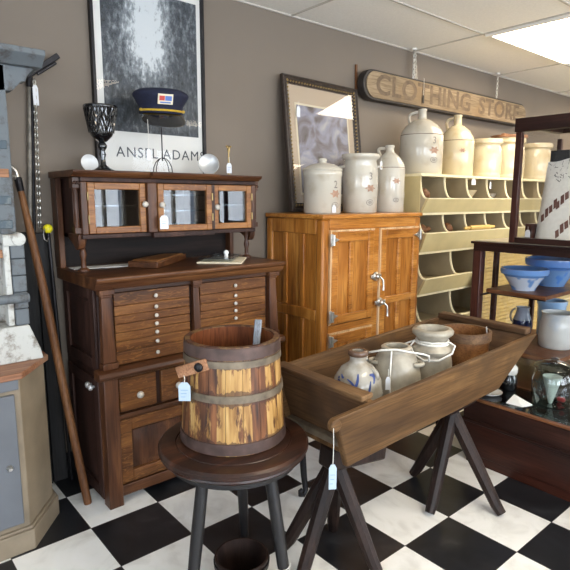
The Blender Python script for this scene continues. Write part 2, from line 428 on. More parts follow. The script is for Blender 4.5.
# ------------------------------------------------------------------ the dark oak drawer cabinet
dc = thing('drawer_cabinet', 'tall dark oak cabinet with many shallow drawers and a glazed upper case', 'cabinet', (.59, .30, 0))
OZ, OX, OF = M_['oak_z'], M_['oak_x'], M_['oak_f']
def panel_side(mb, x, y0, y1, z0, z1, st, d, sgn):      # stiles and rails standing proud of a side at x
    xa, xb = sorted((x, x+sgn*d))
    mb.box(xa, xb, y0, y0+st, z0, z1); mb.box(xa, xb, y1-st, y1, z0, z1)
    mb.box(xa, xb, y0+st, y1-st, z1-st, z1); mb.box(xa, xb, y0+st, y1-st, z0, z0+st)
body = MB(); body.box(.118, 1.068, .112, .53, .03, .985)
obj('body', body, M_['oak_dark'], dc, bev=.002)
sf = MB(); panel_side(sf, .118, .125, .50, .625, .985, .05, .012, -1); panel_side(sf, .118, .125, .50, .03, .585, .05, .012, -1)
sf.hexa([(.118, .19, .69), (.118, .19, .92), (.118, .435, .92), (.118, .435, .69)], [(.110, .215, .715), (.110, .215, .895), (.110, .41, .895), (.110, .41, .715)])
sf.hexa([(.118, .19, .095), (.118, .19, .52), (.118, .435, .52), (.118, .435, .095)], [(.110, .215, .12), (.110, .215, .495), (.110, .41, .495), (.110, .41, .12)])
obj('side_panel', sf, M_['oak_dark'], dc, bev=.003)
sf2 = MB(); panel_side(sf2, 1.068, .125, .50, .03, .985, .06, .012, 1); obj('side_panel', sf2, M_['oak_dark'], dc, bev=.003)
# corner posts and base
for x in ((.113, .178), (1.008, 1.078)):
    obj('corner_post', MB().box(x[0], x[1], .072, .135, 0, .6), OZ, dc, bev=.004)
obj('base_rail', MB().box(.178, 1.008, .088, .112, .035, .085), OX, dc, bev=.003)
# bead moulding between the two stages
pr = [(.112, .595), (.07, .595), (.052, .602), (.045, .615), (.05, .63), (.066, .638), (.112, .64)]
obj('moulding', MB().prism(pr, 'x', .088, 1.102), OX, dc, bev=.002)
# tapered pilasters with capitals
for x0, x1 in ((.113, .182), (.556, .606), (1.01, 1.078)):
    c = (x0+x1)/2; w = (x1-x0)/2; p = MB()
    p.box(c-w, c+w, .066, .112, .64, .668)
    p.hexa([(c-w*.86, .072, .668), (c+w*.86, .072, .668), (c+w*.86, .112, .668), (c-w*.86, .112, .668)], [(c-w*.6, .084, .95), (c+w*.6, .084, .95), (c+w*.6, .112, .95), (c-w*.6, .112, .95)])
    p.box(c-w*.75, c+w*.75, .078, .112, .95, .962); p.box(c-w*.95, c+w*.95, .068, .112, .962, .985)
    obj('pilaster', p, OZ, dc, bev=.003)
obj('top_rail', MB().box(.182, 1.01, .094, .112, .965, .985), OX, dc, bev=.002)
KN = [(0, 0), (.006, 0), (.006, .006), (.013, .010), (.015, .017), (.012, .024), (.005, .027), (0, .0275)]
def knob(name, parent, p, axis='-y', s=1.0, mat='knob_glass'):
    rot = {'-y': Matrix.Rotation(PI/2, 4, 'X'), '-x': Matrix.Rotation(-PI/2, 4, 'Y')}[axis]
    return obj(name, MB().lathe([(r*s, z*s) for r, z in KN], 14, M=Matrix.Translation(p) @ rot), M_[mat], parent, smooth=60)
BZ = [.963, .905, .862, .825, .787, .748, .701, .643]
for bx0, bx1, kx in ((.186, .552, .376), (.610, 1.006, .809)):
    for i in range(7):
        z1, z0 = BZ[i]-.0008, BZ[i+1]+.0008
        d = MB().box(bx0, bx1, .098, .125, z0, z1)
        o = obj('drawer', d, OF, dc, bev=.0025)
        knob('knob', o, (kx, .098, (z0+z1)/2), s=.66)
# lower drawers and doors
for bx0, bx1 in ((.19, .368), (.392, .552), (.61, .80), (.825, 1.0)):
    o = obj('drawer', MB().box(bx0, bx1, .096, .125, .425, .58), OF, dc, bev=.005)
    knob('knob', o, ((bx0+bx1)/2, .096, .495), s=1.15)
obj('divider_rail', MB().box(.178, 1.008, .09, .112, .395, .418), OX, dc, bev=.003)
obj('divider_rail', MB().box(.178, 1.008, .09, .112, .583, .597), OX, dc, bev=.003)
obj('stile', MB().box(.556, .606, .09, .112, .085, .583), OZ, dc, bev=.003)
for bx0, bx1 in ((.183, .552), (.61, 1.004)):
    o = MB()
    o.box(bx0, bx0+.055, .092, .115, .09, .392); o.box(bx1-.055, bx1, .092, .115, .09, .392)
    o.box(bx0+.055, bx1-.055, .092, .115, .337, .392); o.box(bx0+.055, bx1-.055, .092, .115, .09, .145)
    d = obj('door', o, OF, dc, bev=.004)
    a, b2 = bx0+.055, bx1-.055
    obj('panel', MB().box(a, b2, .108, .118, .145, .337).hexa([(a+.012, .108, .157), (b2-.012, .108, .157), (b2-.012, .108, .325), (a+.012, .108, .325)], [(a+.04, .099, .182), (b2-.04, .099, .182), (b2-.04, .099, .30), (a+.04, .099, .30)]), OZ, d, bev=.001)
knob('side_knob', dc, (.104, .16, .55), '-x', 1.0, 'silver'); knob('side_knob', dc, (.104, .192, .553), '-x', 1.0, 'silver')
# counter
ct = MB()
ct.prism([(.54, 1.04), (.044, 1.04), (.040, 1.034), (.042, 1.022), (.056, 1.012), (.06, 1.0), (.072, .985), (.54, .985)], 'x', .095, 1.098)
obj('counter_top', ct, OX, dc, bev=.003)
# upper case : shell open to the front
obj('back_post', MB().box(.092, .118, .47, .54, 1.04, 1.452), OZ, dc, bev=.003)
obj('back_post', MB().box(1.04, 1.066, .47, .54, 1.04, 1.452), OZ, dc, bev=.003)
M_['back_oak'] = wood('niche_shade_back_board', rgb(16, 10, 8), rgb(26, 17, 13), rgb(40, 27, 21), 'x', .7)  # near-black tone puts the upper case's shade into the board colour
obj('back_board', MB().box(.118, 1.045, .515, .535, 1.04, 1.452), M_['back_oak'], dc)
sh = MB()
sh.box(.125, .15, .27, .515, 1.185, 1.44); sh.box(1.035, 1.06, .27, .515, 1.185, 1.44)
sh.box(.125, 1.06, .252, .515, 1.185, 1.205); sh.box(.125, 1.06, .252, .515, 1.432, 1.452)
sh.box(.436, .45, .27, .515, 1.205, 1.432); sh.box(.772, .786, .27, .515, 1.205, 1.432)
sh.box(.445, .778, .222, .252, 1.18, 1.205)
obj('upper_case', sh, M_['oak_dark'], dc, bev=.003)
cn = MB()
cn.prism([(.54, 1.452), (.238, 1.452), (.232, 1.458), (.215, 1.464), (.208, 1.474), (.208, 1.48), (.54, 1.48)], 'x', .085, 1.074)
cn.prism([(.24, 1.452), (.21, 1.452), (.204, 1.458), (.187, 1.464), (.18, 1.474), (.18, 1.48), (.24, 1.48)], 'x', .43, .79)
obj('cornice', cn, OX, dc, bev=.002)
for a, b2 in ((.125, .153), (.425, .472), (.770, .790), (1.032, 1.06)):
    obj('stile', MB().box(a, b2, .232 if .3 < a < .8 else .25, .275, 1.205, 1.432), OZ, dc, bev=.003)
def glazed(bx0, bx1, y, kx, kz, shelves, hinge_x):
    w = .030; o = MB()
    o.box(bx0, bx0+w, y, y+.022, 1.207, 1.43); o.box(bx1-w, bx1, y, y+.022, 1.207, 1.43)
    o.box(bx0+w, bx1-w, y, y+.022, 1.207, 1.207+w); o.box(bx0+w, bx1-w, y, y+.022, 1.43-w, 1.43)
    d = obj('glazed_door', o, M_['oak_gold'], dc, bev=.003)
    obj('pane', MB().box(bx0+w, bx1-w, y+.012, y+.015, 1.207+w, 1.43-w), M_['glass_refl'], d, smooth=0)
    knob('knob', d, (kx, y, kz), s=1.0)
    for hz in (1.27, 1.37):
        obj('hinge', MB().tube([(hinge_x, y-.003, hz-.018), (hinge_x, y-.003, hz+.018)], .004, 8), M_['brass'], d)
    for z in shelves:
        obj('glass_shelf', MB().box(bx0+.005, bx1-.005, y+.05, .51, z, z+.006), M_['glass_green'], dc, smooth=0)
glazed(.155, .423, .248, .412, 1.335, [1.325], .154)
glazed(.474, .768, .226, .487, 1.332, [1.375, 1.30, 1.235], .769)
glazed(.792, 1.03, .248, .804, 1.318, [1.325], 1.031)
# corner colonettes, brackets and posts under the case
for x, sg in ((.112, 1), (1.07, -1)):
    p = MB()
    p.box(x-.016, x+.016, .262, .30, 1.405, 1.45); p.box(x-.014, x+.014, .262, .296, 1.21, 1.235)
    p.lathe([(0, 0), (.013, 0), (.010, .02), (.011, .085), (.010, .15), (.014, .17), (0, .17)], 14, c=(x, .28, 1.235))
    for q in range(6): p.tube([(x+.011*math.cos(q*PI/3), .28+.011*math.sin(q*PI/3), 1.25), (x+.011*math.cos(q*PI/3), .28+.011*math.sin(q*PI/3), 1.39)], .0025, 6)
    for q in range(5): p.ball((x+(q-2)*.006, .260, 1.425+.004*(q % 2)), .006, 8, 6)
    obj('colonette', p, OZ, dc, bev=.002)
    br = MB()
    br.prism([(.27, 1.207), (.27, 1.165), (.28, 1.145), (.30, 1.135), (.32, 1.14), (.335, 1.155), (.40, 1.185), (.40, 1.207)], 'x', min(x, x+sg*.03), max(x, x+sg*.03))
    obj('bracket', br, OZ, dc, bev=.004)
    ps = MB().lathe([(0, 0), (.026, 0), (.026, .008), (.012, .016), (.010, .05), (.016, .075), (.010, .10), (.02, .145), (0, .145)], 16, c=(x+sg*.03, .31, 1.04))
    obj('post', ps, OZ, dc, smooth=50)

# things shown behind the panes are the glass shelves; what stands on the cabinet follows
# ------------------------------------------------------------------ poster on the wall
def photo_mat():
    m, nt, b, o = newmat('grey_print')
    tc = N(nt, 'ShaderNodeTexCoord'); sx = N(nt, 'ShaderNodeSeparateXYZ'); L(nt, tc.outputs['Object'], sx.inputs[0])
    n = N(nt, 'ShaderNodeTexNoise'); n.inputs['Scale'].default_value = 26; n.inputs['Detail'].default_value = 9; n.inputs['Roughness'].default_value = .7
    L(nt, coords(nt, (1.6, 1, .8)), n.inputs['Vector'])
    n2 = N(nt, 'ShaderNodeTexNoise'); n2.inputs['Scale'].default_value = 3.2; n2.inputs['Detail'].default_value = 3; L(nt, coords(nt), n2.inputs['Vector'])
    # soft pale haze down the middle of an otherwise dark mottled sheet
    ab = N(nt, 'ShaderNodeMath', operation='ABSOLUTE'); ad = N(nt, 'ShaderNodeMath', operation='ADD'); ad.inputs[1].default_value = .03
    L(nt, sx.outputs[0], ad.inputs[0]); L(nt, ad.outputs[0], ab.inputs[0])
    hz = N(nt, 'ShaderNodeMapRange'); hz.inputs[1].default_value = .03; hz.inputs[2].default_value = .17; hz.inputs[3].default_value = .42; hz.inputs[4].default_value = 0
    L(nt, ab.outputs[0], hz.inputs[0])
    zz = N(nt, 'ShaderNodeMapRange'); zz.inputs[1].default_value = .35; zz.inputs[2].default_value = .6; L(nt, sx.outputs[2], zz.inputs[0])
    ml = N(nt, 'ShaderNodeMath', operation='MULTIPLY'); L(nt, hz.outputs[0], ml.inputs[0]); L(nt, zz.outputs[0], ml.inputs[1])
    s1 = N(nt, 'ShaderNodeMath', operation='ADD'); L(nt, n.outputs[0], s1.inputs[0]); L(nt, ml.outputs[0], s1.inputs[1])
    s2 = N(nt, 'ShaderNodeMath', operation='MULTIPLY_ADD'); s2.inputs[1].default_value = .35; L(nt, n2.outputs[0], s2.inputs[0]); L(nt, s1.outputs[0], s2.inputs[2])
    r = ramp(nt, [(.52, rgb(26, 30, 34)), (.72, rgb(70, 76, 82)), (.9, rgb(140, 146, 150)), (1.0, rgb(205, 210, 212))]); L(nt, s2.outputs[0], r.inputs[0])
    L(nt, r.outputs[0], b.inputs['Base Color']); b.inputs['Roughness'].default_value = .5
    return m
po = thing('framed_poster', 'tall black and white poster in a thin black frame lettered along its white foot', 'poster', (.635, .535, 1.49))
px0, px1, pz0, pz1 = .312, .925, 1.483, 2.42
fr = MB()
fr.box(px0, px0+.014, .518, .547, pz0, pz1); fr.box(px1-.014, px1, .518, .547, pz0, pz1)
fr.box(px0+.014, px1-.014, .518, .547, pz0, pz0+.014); fr.box(px0+.014, px1-.014, .518, .547, pz1-.014, pz1)
obj('frame', fr, M_['iron'], po, smooth=0)
obj('print_sheet', MB().box(px0+.014, px1-.014, .538, .543, pz0+.014, pz1-.014), M_['paper'], po, smooth=0)
obj('picture', MB().box(px0+.055, px1-.038, .5365, .538, 1.69, pz1-.05), photo_mat(), po, smooth=0)
TM = Matrix.Translation((.655, .5372, 1.588)) @ Matrix.Rotation(PI/2, 4, 'X')
M_['grey_ink'] = plain('grey_ink', rgb(74, 76, 80), .6, noise=.05)
for wd_, dx0 in (('ANSEL', -.128), ('ADAMS', .142)):
    obj('lettering', place_text(text_mb(wd_, .072, .0004, 1.16), TM @ Matrix.Translation((dx0, 0, 0)) @ Matrix.Diagonal((.98, 1, 1, 1))), M_['grey_ink'], po, smooth=0)
obj('pane', MB().box(px0+.014, px1-.014, .529, .531, pz0+.014, pz1-.014), glassmat('poster_acrylic', (1, 1, 1, 1), .4, .97), po, smooth=0)

# ------------------------------------------------------------------ on top of the cabinet
TZ = 1.48
def goblet(x, y):
    t = thing('goblet', 'black lattice goblet on a knopped stem on top of the dark oak cabinet', 'goblet', (x, y, TZ))
    obj('stem', MB().lathe([(0, 0), (.05, 0), (.052, .006), (.03, .016), (.014, .03), (.011, .06), (.016, .075), (.010, .09), (.02, .105), (.022, .115), (.014, .128), (0, .13)], 28, c=(x, y, TZ)), M_['black_glass'], t, smooth=60)
    bw = MB().lathe([(0, .128), (.02, .13), (.046, .155), (.052, .17), (.0675, .274), (.0655, .274), (.049, .172), (.02, .14), (0, .136)], 32, c=(x, y, TZ))
    # woven wall: raised criss-cross of glass threads on the cup
    prof = lambda q: (.052 + .018*q, .17 + .105*q)
    n = 26
    for sgn in (1, -1):
        for i in range(n):
            path = []
            for k in range(7):
                q = k/6; r, z = prof(q); a = 2*PI*i/n + sgn*q*.55
                path.append((x+r*math.cos(a), y+r*math.sin(a), TZ+z))
            bw.tube(path, .0036, 5)
    bw.lathe([(.066, .27), (.073, .272), (.075, .279), (.072, .286), (.067, .284)], 36, c=(x, y, TZ), closed=True)
    obj('bowl', bw, M_['black_glass'], t, smooth=60)
goblet(.262, .33)
M_['white_glaze'] = plain('white_china', rgb(232, 232, 230), .2, noise=.02)
def leaning_disc(mb, c, r, th, tilt, yaw, prof=None):
    M = Matrix.Translation(c) @ Matrix.Rotation(yaw, 4, 'Z') @ Matrix.Rotation(PI/2 - tilt, 4, 'X')
    mb.lathe(prof or [(0, 0), (r*.6, 0), (r, .012), (r, .016), (r*.6, .005), (0, .005)], 36, M=M); return mb
single('white_plate', 'white plate leaning on the poster behind the black goblet', 'plate', (.243, .455, TZ),
       leaning_disc(MB(), (.243, .455, TZ+.040), .040, .01, R_(12), 0), M_['white_glaze'], smooth=50)
# hat on wire stand
hx, hy = .557, .33
ws = thing('wire_hat_stand', 'thin black wire hat stand with looped feet holding the navy cap', 'hat stand', (hx, hy, TZ))
w = MB(); w.tube([(hx, hy, TZ+.06), (hx, hy, TZ+.31)], .003, 8)
obj('stem', w, M_['iron'], ws)
for q in range(4):
    a = q*PI/2 + .5
    w = MB(); w.tube([(hx, hy, TZ+.075)] + [(hx+math.cos(a)*.055*math.sin(s_*PI/2*1.0), hy+math.sin(a)*.055*math.sin(s_*PI/2), TZ+.003+.072*math.cos(s_*PI/2)) for s_ in (.25, .5, .75, 1)], .0022, 6)
    obj('foot', w, M_['iron'], ws)
w = MB(); w.tube([(hx+.055*math.cos(q*PI/12), hy+.055*math.sin(q*PI/12), TZ+.0035) for q in range(24)], .0025, 6, cyc=True); obj('base_ring', w, M_['iron'], ws)
def cap(x, y, z):
    t = thing('peaked_cap', 'navy peaked cap with gold braid and a small front badge', 'cap', (x, y, z))
    yaw = facing(x, y) + .18                       # heading the peak points
    M = Matrix.Translation((x, y, z)) @ Matrix.Rotation(yaw, 4, 'Z') @ Matrix.Rotation(R_(4), 4, 'Y') @ Matrix.Diagonal((1, 1, .88, 1))
    sy = Matrix.Diagonal((1.0, 1.0, 1, 1))
    cr = MB().lathe([(0, .150), (.05, .149), (.10, .142), (.126, .126), (.132, .114), (.126, .100), (.108, .066), (.100, .05), (.098, .02), (.094, .02), (.094, .05), (0, .06)], 40, M=M)
    obj('crown', cr, M_['navy'], t, smooth=60)
    obj('band', MB().lathe([(.0985, .018), (.1025, .018), (.1025, .052), (.0985, .052)], 40, M=M, closed=True), M_['navy'], t)
    vs = []; fs = []
    na, nr = 17, 5
    for lay in (0, 1):
        for i in range(na):
            a = -1.15 + 2.3*i/(na-1)
            for j in range(nr):
                q = j/(nr-1); reach = .055*math.cos(a*1.25)**.8 if abs(a*1.25) < PI/2 else 0
                r = .1 + q*reach
                vs.append((r*math.cos(a), r*math.sin(a), .018 - .075*q*(reach/.055) - lay*.003))
    for lay in (0, 1):
        o_ = lay*na*nr
        for i in range(na-1):
            for j in range(nr-1): fs.append((o_+i*nr+j, o_+(i+1)*nr+j, o_+(i+1)*nr+j+1, o_+i*nr+j+1))
    for i in range(na-1): fs.append((i*nr+nr-1, (i+1)*nr+nr-1, na*nr+(i+1)*nr+nr-1, na*nr+i*nr+nr-1))
    obj('peak', MB().add(vs, fs, M=M), M_['visor'], t, smooth=60)
    br = MB(); br.tube([(.106*math.cos(a), .106*math.sin(a), .032) for a in [-1.2+2.4*k/20 for k in range(21)]], .0055, 8, M=M)
    for s_ in (-1, 1): br.ball((.106*math.cos(1.2), s_*.106*math.sin(1.2), .034), .008, 10, 8, M=M)
    obj('braid', br, M_['gold'], t)
    bd = MB(); BM = M @ Matrix.Translation((.1165, 0, .085)) @ Matrix.Rotation(R_(20), 4, 'Y')
    b1 = MB().box(-.012, .006, -.034, .034, -.025, .027, BM)
    o = obj('badge', b1, M_['paper_cream'], t, bev=.001)
    M_['badge_red'] = plain('badge_red', rgb(190, 70, 66), .6); M_['badge_blue'] = plain('badge_blue', rgb(92, 120, 186), .6)
    obj('badge_stripe', MB().box(.006, .007, -.028, -.004, -.006, .018, BM), M_['badge_red'], o, smooth=0)
    obj('badge_panel', MB().box(.006, .007, -.002, .028, -.006, .018, BM), M_['badge_blue'], o, smooth=0)
    obj('badge_line', MB().box(.006, .007, -.024, .024, -.019, -.012, BM), M_['badge_blue'], o, smooth=0)
cap(hx, hy, TZ+.262)
price_tag('white paper tag on a long string below the navy cap', (hx-.115, hy-.09, TZ+.235), .02, .05, .13, facing(hx, hy)+PI/2, ink=False)
# silver dish propped on a little easel
dx_, dy_ = .838, .36
t = thing('silver_dish', 'small round silver dish propped upright beside the foot of the poster', 'dish', (dx_, dy_, TZ))
yaw = facing(dx_, dy_) + PI/2
M = Matrix.Translation((dx_, dy_, TZ+.056)) @ Matrix.Rotation(yaw, 4, 'Z') @ Matrix.Rotation(PI/2 - R_(12), 4, 'X')
obj('bowl', MB().lathe([(0, -.012), (.03, -.010), (.05, .004), (.054, .010), (.052, .012), (.03, -.004), (0, -.007)], 36, M=M), M_['silver'], t, smooth=60)
e = MB(); Mz = Matrix.Translation((dx_, dy_, TZ)) @ Matrix.Rotation(yaw, 4, 'Z')
for s_ in (-.025, .025): e.tube([(s_, -.03, .012), (s_, -.028, .003), (s_, .03, .003), (s_*.6, .018, .06)], .002, 6, M=Mz)
obj('easel', e, M_['silver'], t)
# slim brass finial
fx, fy = .93, .31
t = thing('brass_finial', 'slim upright brass finial with crossed top at the right end of the cabinet top', 'ornament', (fx, fy, TZ))
obj('base', MB().lathe([(0, 0), (.026, 0), (.026, .003), (.01, .006), (0, .006)], 20, c=(fx, fy, TZ)), M_['brass'], t)
e = MB().lathe([(0, .005), (.006, .005), (.004, .05), (.006, .08), (.004, .11), (.008, .135), (.004, .15), (0, .16)], 12, c=(fx, fy, TZ))
e.bar((fx-.011, fy, TZ+.145), (fx+.011, fy, TZ+.145), .005, .005); e.ball((fx-.012, fy, TZ+.15), .006, 8, 6); e.ball((fx+.012, fy, TZ+.15), .006, 8, 6)
obj('shaft', e, M_['brass'], t)
price_tag('white paper tag hanging on the slim brass finial', (fx-.006, fy-.012, TZ+.095), .026, .052, .03, facing(fx, fy)+PI/2)
# ------------------------------------------------------------------ on the counter
CTZ = 1.0405
def sheet(name, label, cat, quad, z, th, mat, **kw):
    c = sum((Vector((x, y, 0)) for x, y in quad), Vector())/4; c.z = z
    return single(name, label, cat, c, MB().hexa([(x, y, z) for x, y in quad], [(x, y, z+th) for x, y in quad]), mat, **kw)
sheet('paper_sheet', 'white paper sheet lying on the left end of the cabinet counter', 'paper', [(.125, .385), (.40, .33), (.45, .43), (.125, .462)], CTZ, .002, M_['paper'], smooth=0)
t = thing('wooden_slab', 'flat brown wooden box lid lying on the middle of the cabinet counter', 'wooden board', (.53, .32, CTZ))
q = [(.345, .30), (.43, .17), (.735, .44), (.65, .50)]
inset = lambda k: [(sum(x for x, _ in q)/4*(1-k)+x*k, sum(y for _, y in q)/4*(1-k)+y*k) for x, y in q]
obj('base', MB().hexa([(x, y, CTZ) for x, y in q], [(x, y, CTZ+.030) for x, y in q]), M_['oak_x'], t, bev=.003)
obj('top_panel', MB().hexa([(x, y, CTZ+.030) for x, y in inset(.88)], [(x, y, CTZ+.036) for x, y in inset(.84)]), M_['measure'], t, bev=.001)
sheet('folded_paper', 'cream folded paper under the glass tray on the right of the cabinet counter', 'paper', [(.68, .24), (.84, .08), (1.01, .27), (.93, .45)], CTZ, .006, M_['paper_cream'], smooth=0)
t = thing('glass_tray', 'clear glass desk tray on the cream paper on the cabinet counter', 'tray', (.86, .27, CTZ+.006))
q = [(.70, .255), (.82, .125), (.975, .28), (.90, .41)]
z = CTZ+.006
obj('dish', MB().hexa([(x, y, z) for x, y in inset(.9)], [(x, y, z+.014) for x, y in inset(1.0)]), M_['glass_refl'], t, bev=.002)
c0 = MB()
for i in range(4): c0.bar((q[i][0], q[i][1], z+.017), (q[(i+1) % 4][0], q[(i+1) % 4][1], z+.017), .010, .006)
obj('rim', c0, M_['glass_refl'], t, bev=.001)
for k, (ax, ay) in enumerate(((.80, .25), (.90, .31))):
    obj('well', MB().lathe([(0, .014), (.026, .014), (.03, .03), (.026, .04), (.018, .042), (0, .036)], 20, c=(ax, ay, z)), M_['glass_refl'], t, smooth=60)
obj('stopper', MB().ball((.875, .265, z+.034), .014, 12, 8).lathe([(0, .014), (.012, .014), (.006, .03), (0, .03)], 12, c=(.875, .265, z)), M_['white_glaze'], t, smooth=60)
price_tag('white paper tag hanging from the knob of the middle glass door', (.487, .199, 1.328), .040, .062, .045, -.15)

# ------------------------------------------------------------------ golden oak icebox
ib = thing('icebox', 'golden oak icebox with panelled doors and nickel latches', 'icebox', (1.797, .28, 0))
IZ, IX = M_['ice_z'], M_['ice_x']
fx0, fx1, fy0, fy1 = 1.352, 2.242, .03, .53
b = MB(); b.box(fx0+.014, fx1-.014, fy0+.014, fy1, .10, 1.25)
obj('carcass', b, IZ, ib)
for x in (fx0, fx1-.055):
    for y in (fy0, fy1-.055):
        obj('corner_post', MB().box(x, x+.055, y, y+.055, 0, 1.25), IZ, ib, bev=.012)
obj('top', MB().box(fx0-.008, fx1+.008, fy0-.010, fy1, 1.25, 1.275), IX, ib, bev=.006)
f = MB()
f.box(fx0+.055, fx1-.055, fy0+.003, fy0+.03, 1.19, 1.25); f.box(fx0+.055, fx1-.055, fy0+.003, fy0+.03, .10, .17)
f.box(1.778, 1.832, fy0+.003, fy0+.03, .17, 1.19); f.box(fx0+.055, 1.778, fy0+.003, fy0+.03, .596, .642)
obj('face_frame', f, IX, ib, bev=.002)
def idoor(bx0, bx1, bz0, bz1, splits, midrail=None):
    st = .05; y = fy0-.012
    o = MB()
    o.box(bx0, bx0+st, y, fy0+.012, bz0, bz1); o.box(bx1-st, bx1, y, fy0+.012, bz0, bz1)
    o.box(bx0+st, bx1-st, y, fy0+.012, bz1-st-.01, bz1); o.box(bx0+st, bx1-st, y, fy0+.012, bz0, bz0+st)
    zs = [(bz0+st, bz1-st-.01)] if midrail is None else [(bz0+st, midrail), (midrail+.045, bz1-st-.01)]
    if midrail is not None: o.box(bx0+st, bx1-st, y, fy0+.012, midrail, midrail+.045)
    xs = [bx0+st] + splits + [bx1-st]
    for s_ in splits:
        for z0, z1 in zs: o.box(s_-.016, s_+.016, y+.002, fy0+.012, z0, z1)
    d = obj('door', o, IX, ib, bev=.005)
    for z0, z1 in zs:
        for i in range(len(xs)-1):
            a = xs[i] + (.016 if i else 0); c_ = xs[i+1] - (.016 if i < len(xs)-2 else 0)
            pm = MB().box(a, c_, fy0+.004, fy0+.012, z0, z1)
            obj('panel', pm, IZ, d, smooth=0)
    e = MB()
    for a, c_, z0, z1 in ((bx0-.010, bx0, bz0, bz1), (bx0-.010, bx1+.006, bz1, bz1+.009)): e.box(a, c_, y+.002, fy0+.010, z0, z1)
    obj('edge_bead', e, M_['ice_edge'], d, smooth=0)
    return d
d1 = idoor(1.416, 1.772, .65, 1.18, [1.578])
d2 = idoor(1.416, 1.772, .18, .59, [1.578])
d3 = idoor(1.84, 2.205, .18, 1.18, [2.02], .715)
def hinge(d, x, z, sgn):
    h = MB()
    h.box(x-.012, x+.006, .004, .016, z-.034, z+.034)
    h.tube([(x+sgn*.010, .002, z-.03), (x+sgn*.010, .002, z+.03)], .008, 10)
    h.prism([(x+sgn*.012, z-.026), (x+sgn*.012, z+.026), (x+sgn*.03, z+.012), (x+sgn*.065, z), (x+sgn*.03, z-.012)], 'y', .008, .0165)
    obj('hinge', h, M_['nickel'], d, bev=.002)
hinge(d1, 1.404, 1.135, 1); hinge(d1, 1.404, .70, 1); hinge(d2, 1.404, .555, 1); hinge(d2, 1.404, .23, 1)
hinge(d3, 2.217, 1.135, -1); hinge(d3, 2.217, .26, -1)
def latch(d, x, z, side):
    h = MB()
    M = Matrix.Translation((x, .014, z)) @ Matrix.Rotation(PI/2, 4, 'X')
    h.lathe([(0, 0), (.028, 0), (.028, .008), (.018, .014), (.015, .026), (.009, .031), (0, .032)], 22, M=M)
    h.box(x-.045, x+.045, .002, .016, z-.012, z+.012)
    h.tube([(x+side*.005, -.018, z), (x+side*.02, -.03, z-.02), (x+side*.024, -.032, z-.055), (x+side*.02, -.034, z-.085)], [.006, .007, .0055, .0075], 10)
    obj('latch', h, M_['nickel'], d, bev=.002)
latch(d1, 1.785, .90, 1); latch(d3, 1.83, .735, 1)
# panelled left side
s = MB(); xs_ = fx0+.002
s.box(xs_, xs_+.016, fy0+.055, fy1-.055, 1.165, 1.25); s.box(xs_, xs_+.016, fy0+.055, fy1-.055, .10, .19); s.box(xs_, xs_+.016, fy0+.055, fy1-.055, .67, .735)
for y in (.205, .355): s.box(xs_, xs_+.016, y-.018, y+.018, .735, 1.165); s.box(xs_, xs_+.016, y-.018, y+.018, .19, .67)
obj('side_frame', s, IZ, ib, bev=.005)
s = MB(); xr = fx1-.018
s.box(xr, xr+.016, fy0+.055, fy1-.055, 1.165, 1.25); s.box(xr, xr+.016, fy0+.055, fy1-.055, .10, .19); s.box(xr, xr+.016, .262, .298, .19, 1.165)
obj('side_frame', s, IZ, ib, bev=.005)

# ------------------------------------------------------------------ stoneware helpers
def vessel(name, label, cat, x, y, z, prof, mat, group=None, n=44, body='body'):
    """prof runs from the middle of the base up the outside, over the rim and down inside"""
    t = thing(name, label, cat, (x, y, z), group)
    obj(body, MB().lathe(prof, n, c=(x, y, z)), mat, t, smooth=50)
    return t, rfun_of(prof, z)
def handle_loop(t, x, y, ang, r0, z0, z1, out, rad, mat, name='handle'):
    p = []
    for k in range(9):
        a = PI*k/8; rr = r0 + out*math.sin(a); z = z0 + (z1-z0)*(1-math.cos(a))/2
        p.append((x+rr*math.cos(ang), y+rr*math.sin(ang), z))
    obj(name, MB().tube(p, rad, 10), mat, t, smooth=60)
def lug(t, x, y, ang, r, z, w, mat, name='lug'):
    """ear handle lying sideways along the wall"""
    p = []
    for k in range(9):
        q = -1+2*k/8; a = ang + q*w/r; rr = r - .004 + .024*(1-q*q)
        p.append((x+rr*math.cos(a), y+rr*math.sin(a), z))
    obj(name, MB().tube(p, .009, 8), mat, t, smooth=60)
def oval_mark(w, h, thick=.003):
    m = MB(); n = 28
    vs = [(w*math.cos(2*PI*i/n), h*math.sin(2*PI*i/n), 0) for i in range(n)] + [((w-thick)*math.cos(2*PI*i/n), (h-thick)*math.sin(2*PI*i/n), 0) for i in range(n)]
    m.add(vs, [(i, (i+1) % n, n+(i+1) % n, n+i) for i in range(n)])
    m.add([(-w*.6, -.0015, 0), (w*.6, -.0015, 0), (w*.6, .0015, 0), (-w*.6, .0015, 0)], [(0, 1, 2, 3)])
    m.add([(-w*.45, .005, 0), (w*.45, .005, 0), (w*.45, .008, 0), (-w*.45, .008, 0)], [(0, 1, 2, 3)])
    m.add([(-w*.45, -.008, 0), (w*.45, -.008, 0), (w*.45, -.005, 0), (-w*.45, -.005, 0)], [(0, 1, 2, 3)])
    return m
def leaf_mark(s):
    m = MB(); pts = []
    for i in range(24):
        a = 2*PI*i/24; r = s*(1 if i % 4 == 0 else (.55 if i % 2 == 0 else .72)); pts.append((r*1.25*math.cos(a), r*.8*math.sin(a), 0))
    m.add([(0, 0, 0)] + pts, [(0, 1+i, 1+(i+1) % 24) for i in range(24)])
    return m
def marks(t, x, y, rf, ang, number, zn, zl, zo, s=1.0, leaf='stamp'):
    if number: obj('painted_number', wrap(text_mb(number, .06*s), x, y, zn, rf, ang), M_['stamp_blue'], t, smooth=0)
    if zl: obj('leaf_mark', wrap(leaf_mark(.032*s), x, y, zl, rf, ang), M_[leaf], t, smooth=0)
    if zo: obj('oval_stamp', wrap(oval_mark(.026*s, .018*s), x, y, zo, rf, ang), M_['stamp_blue'], t, smooth=0)

TI = 1.275
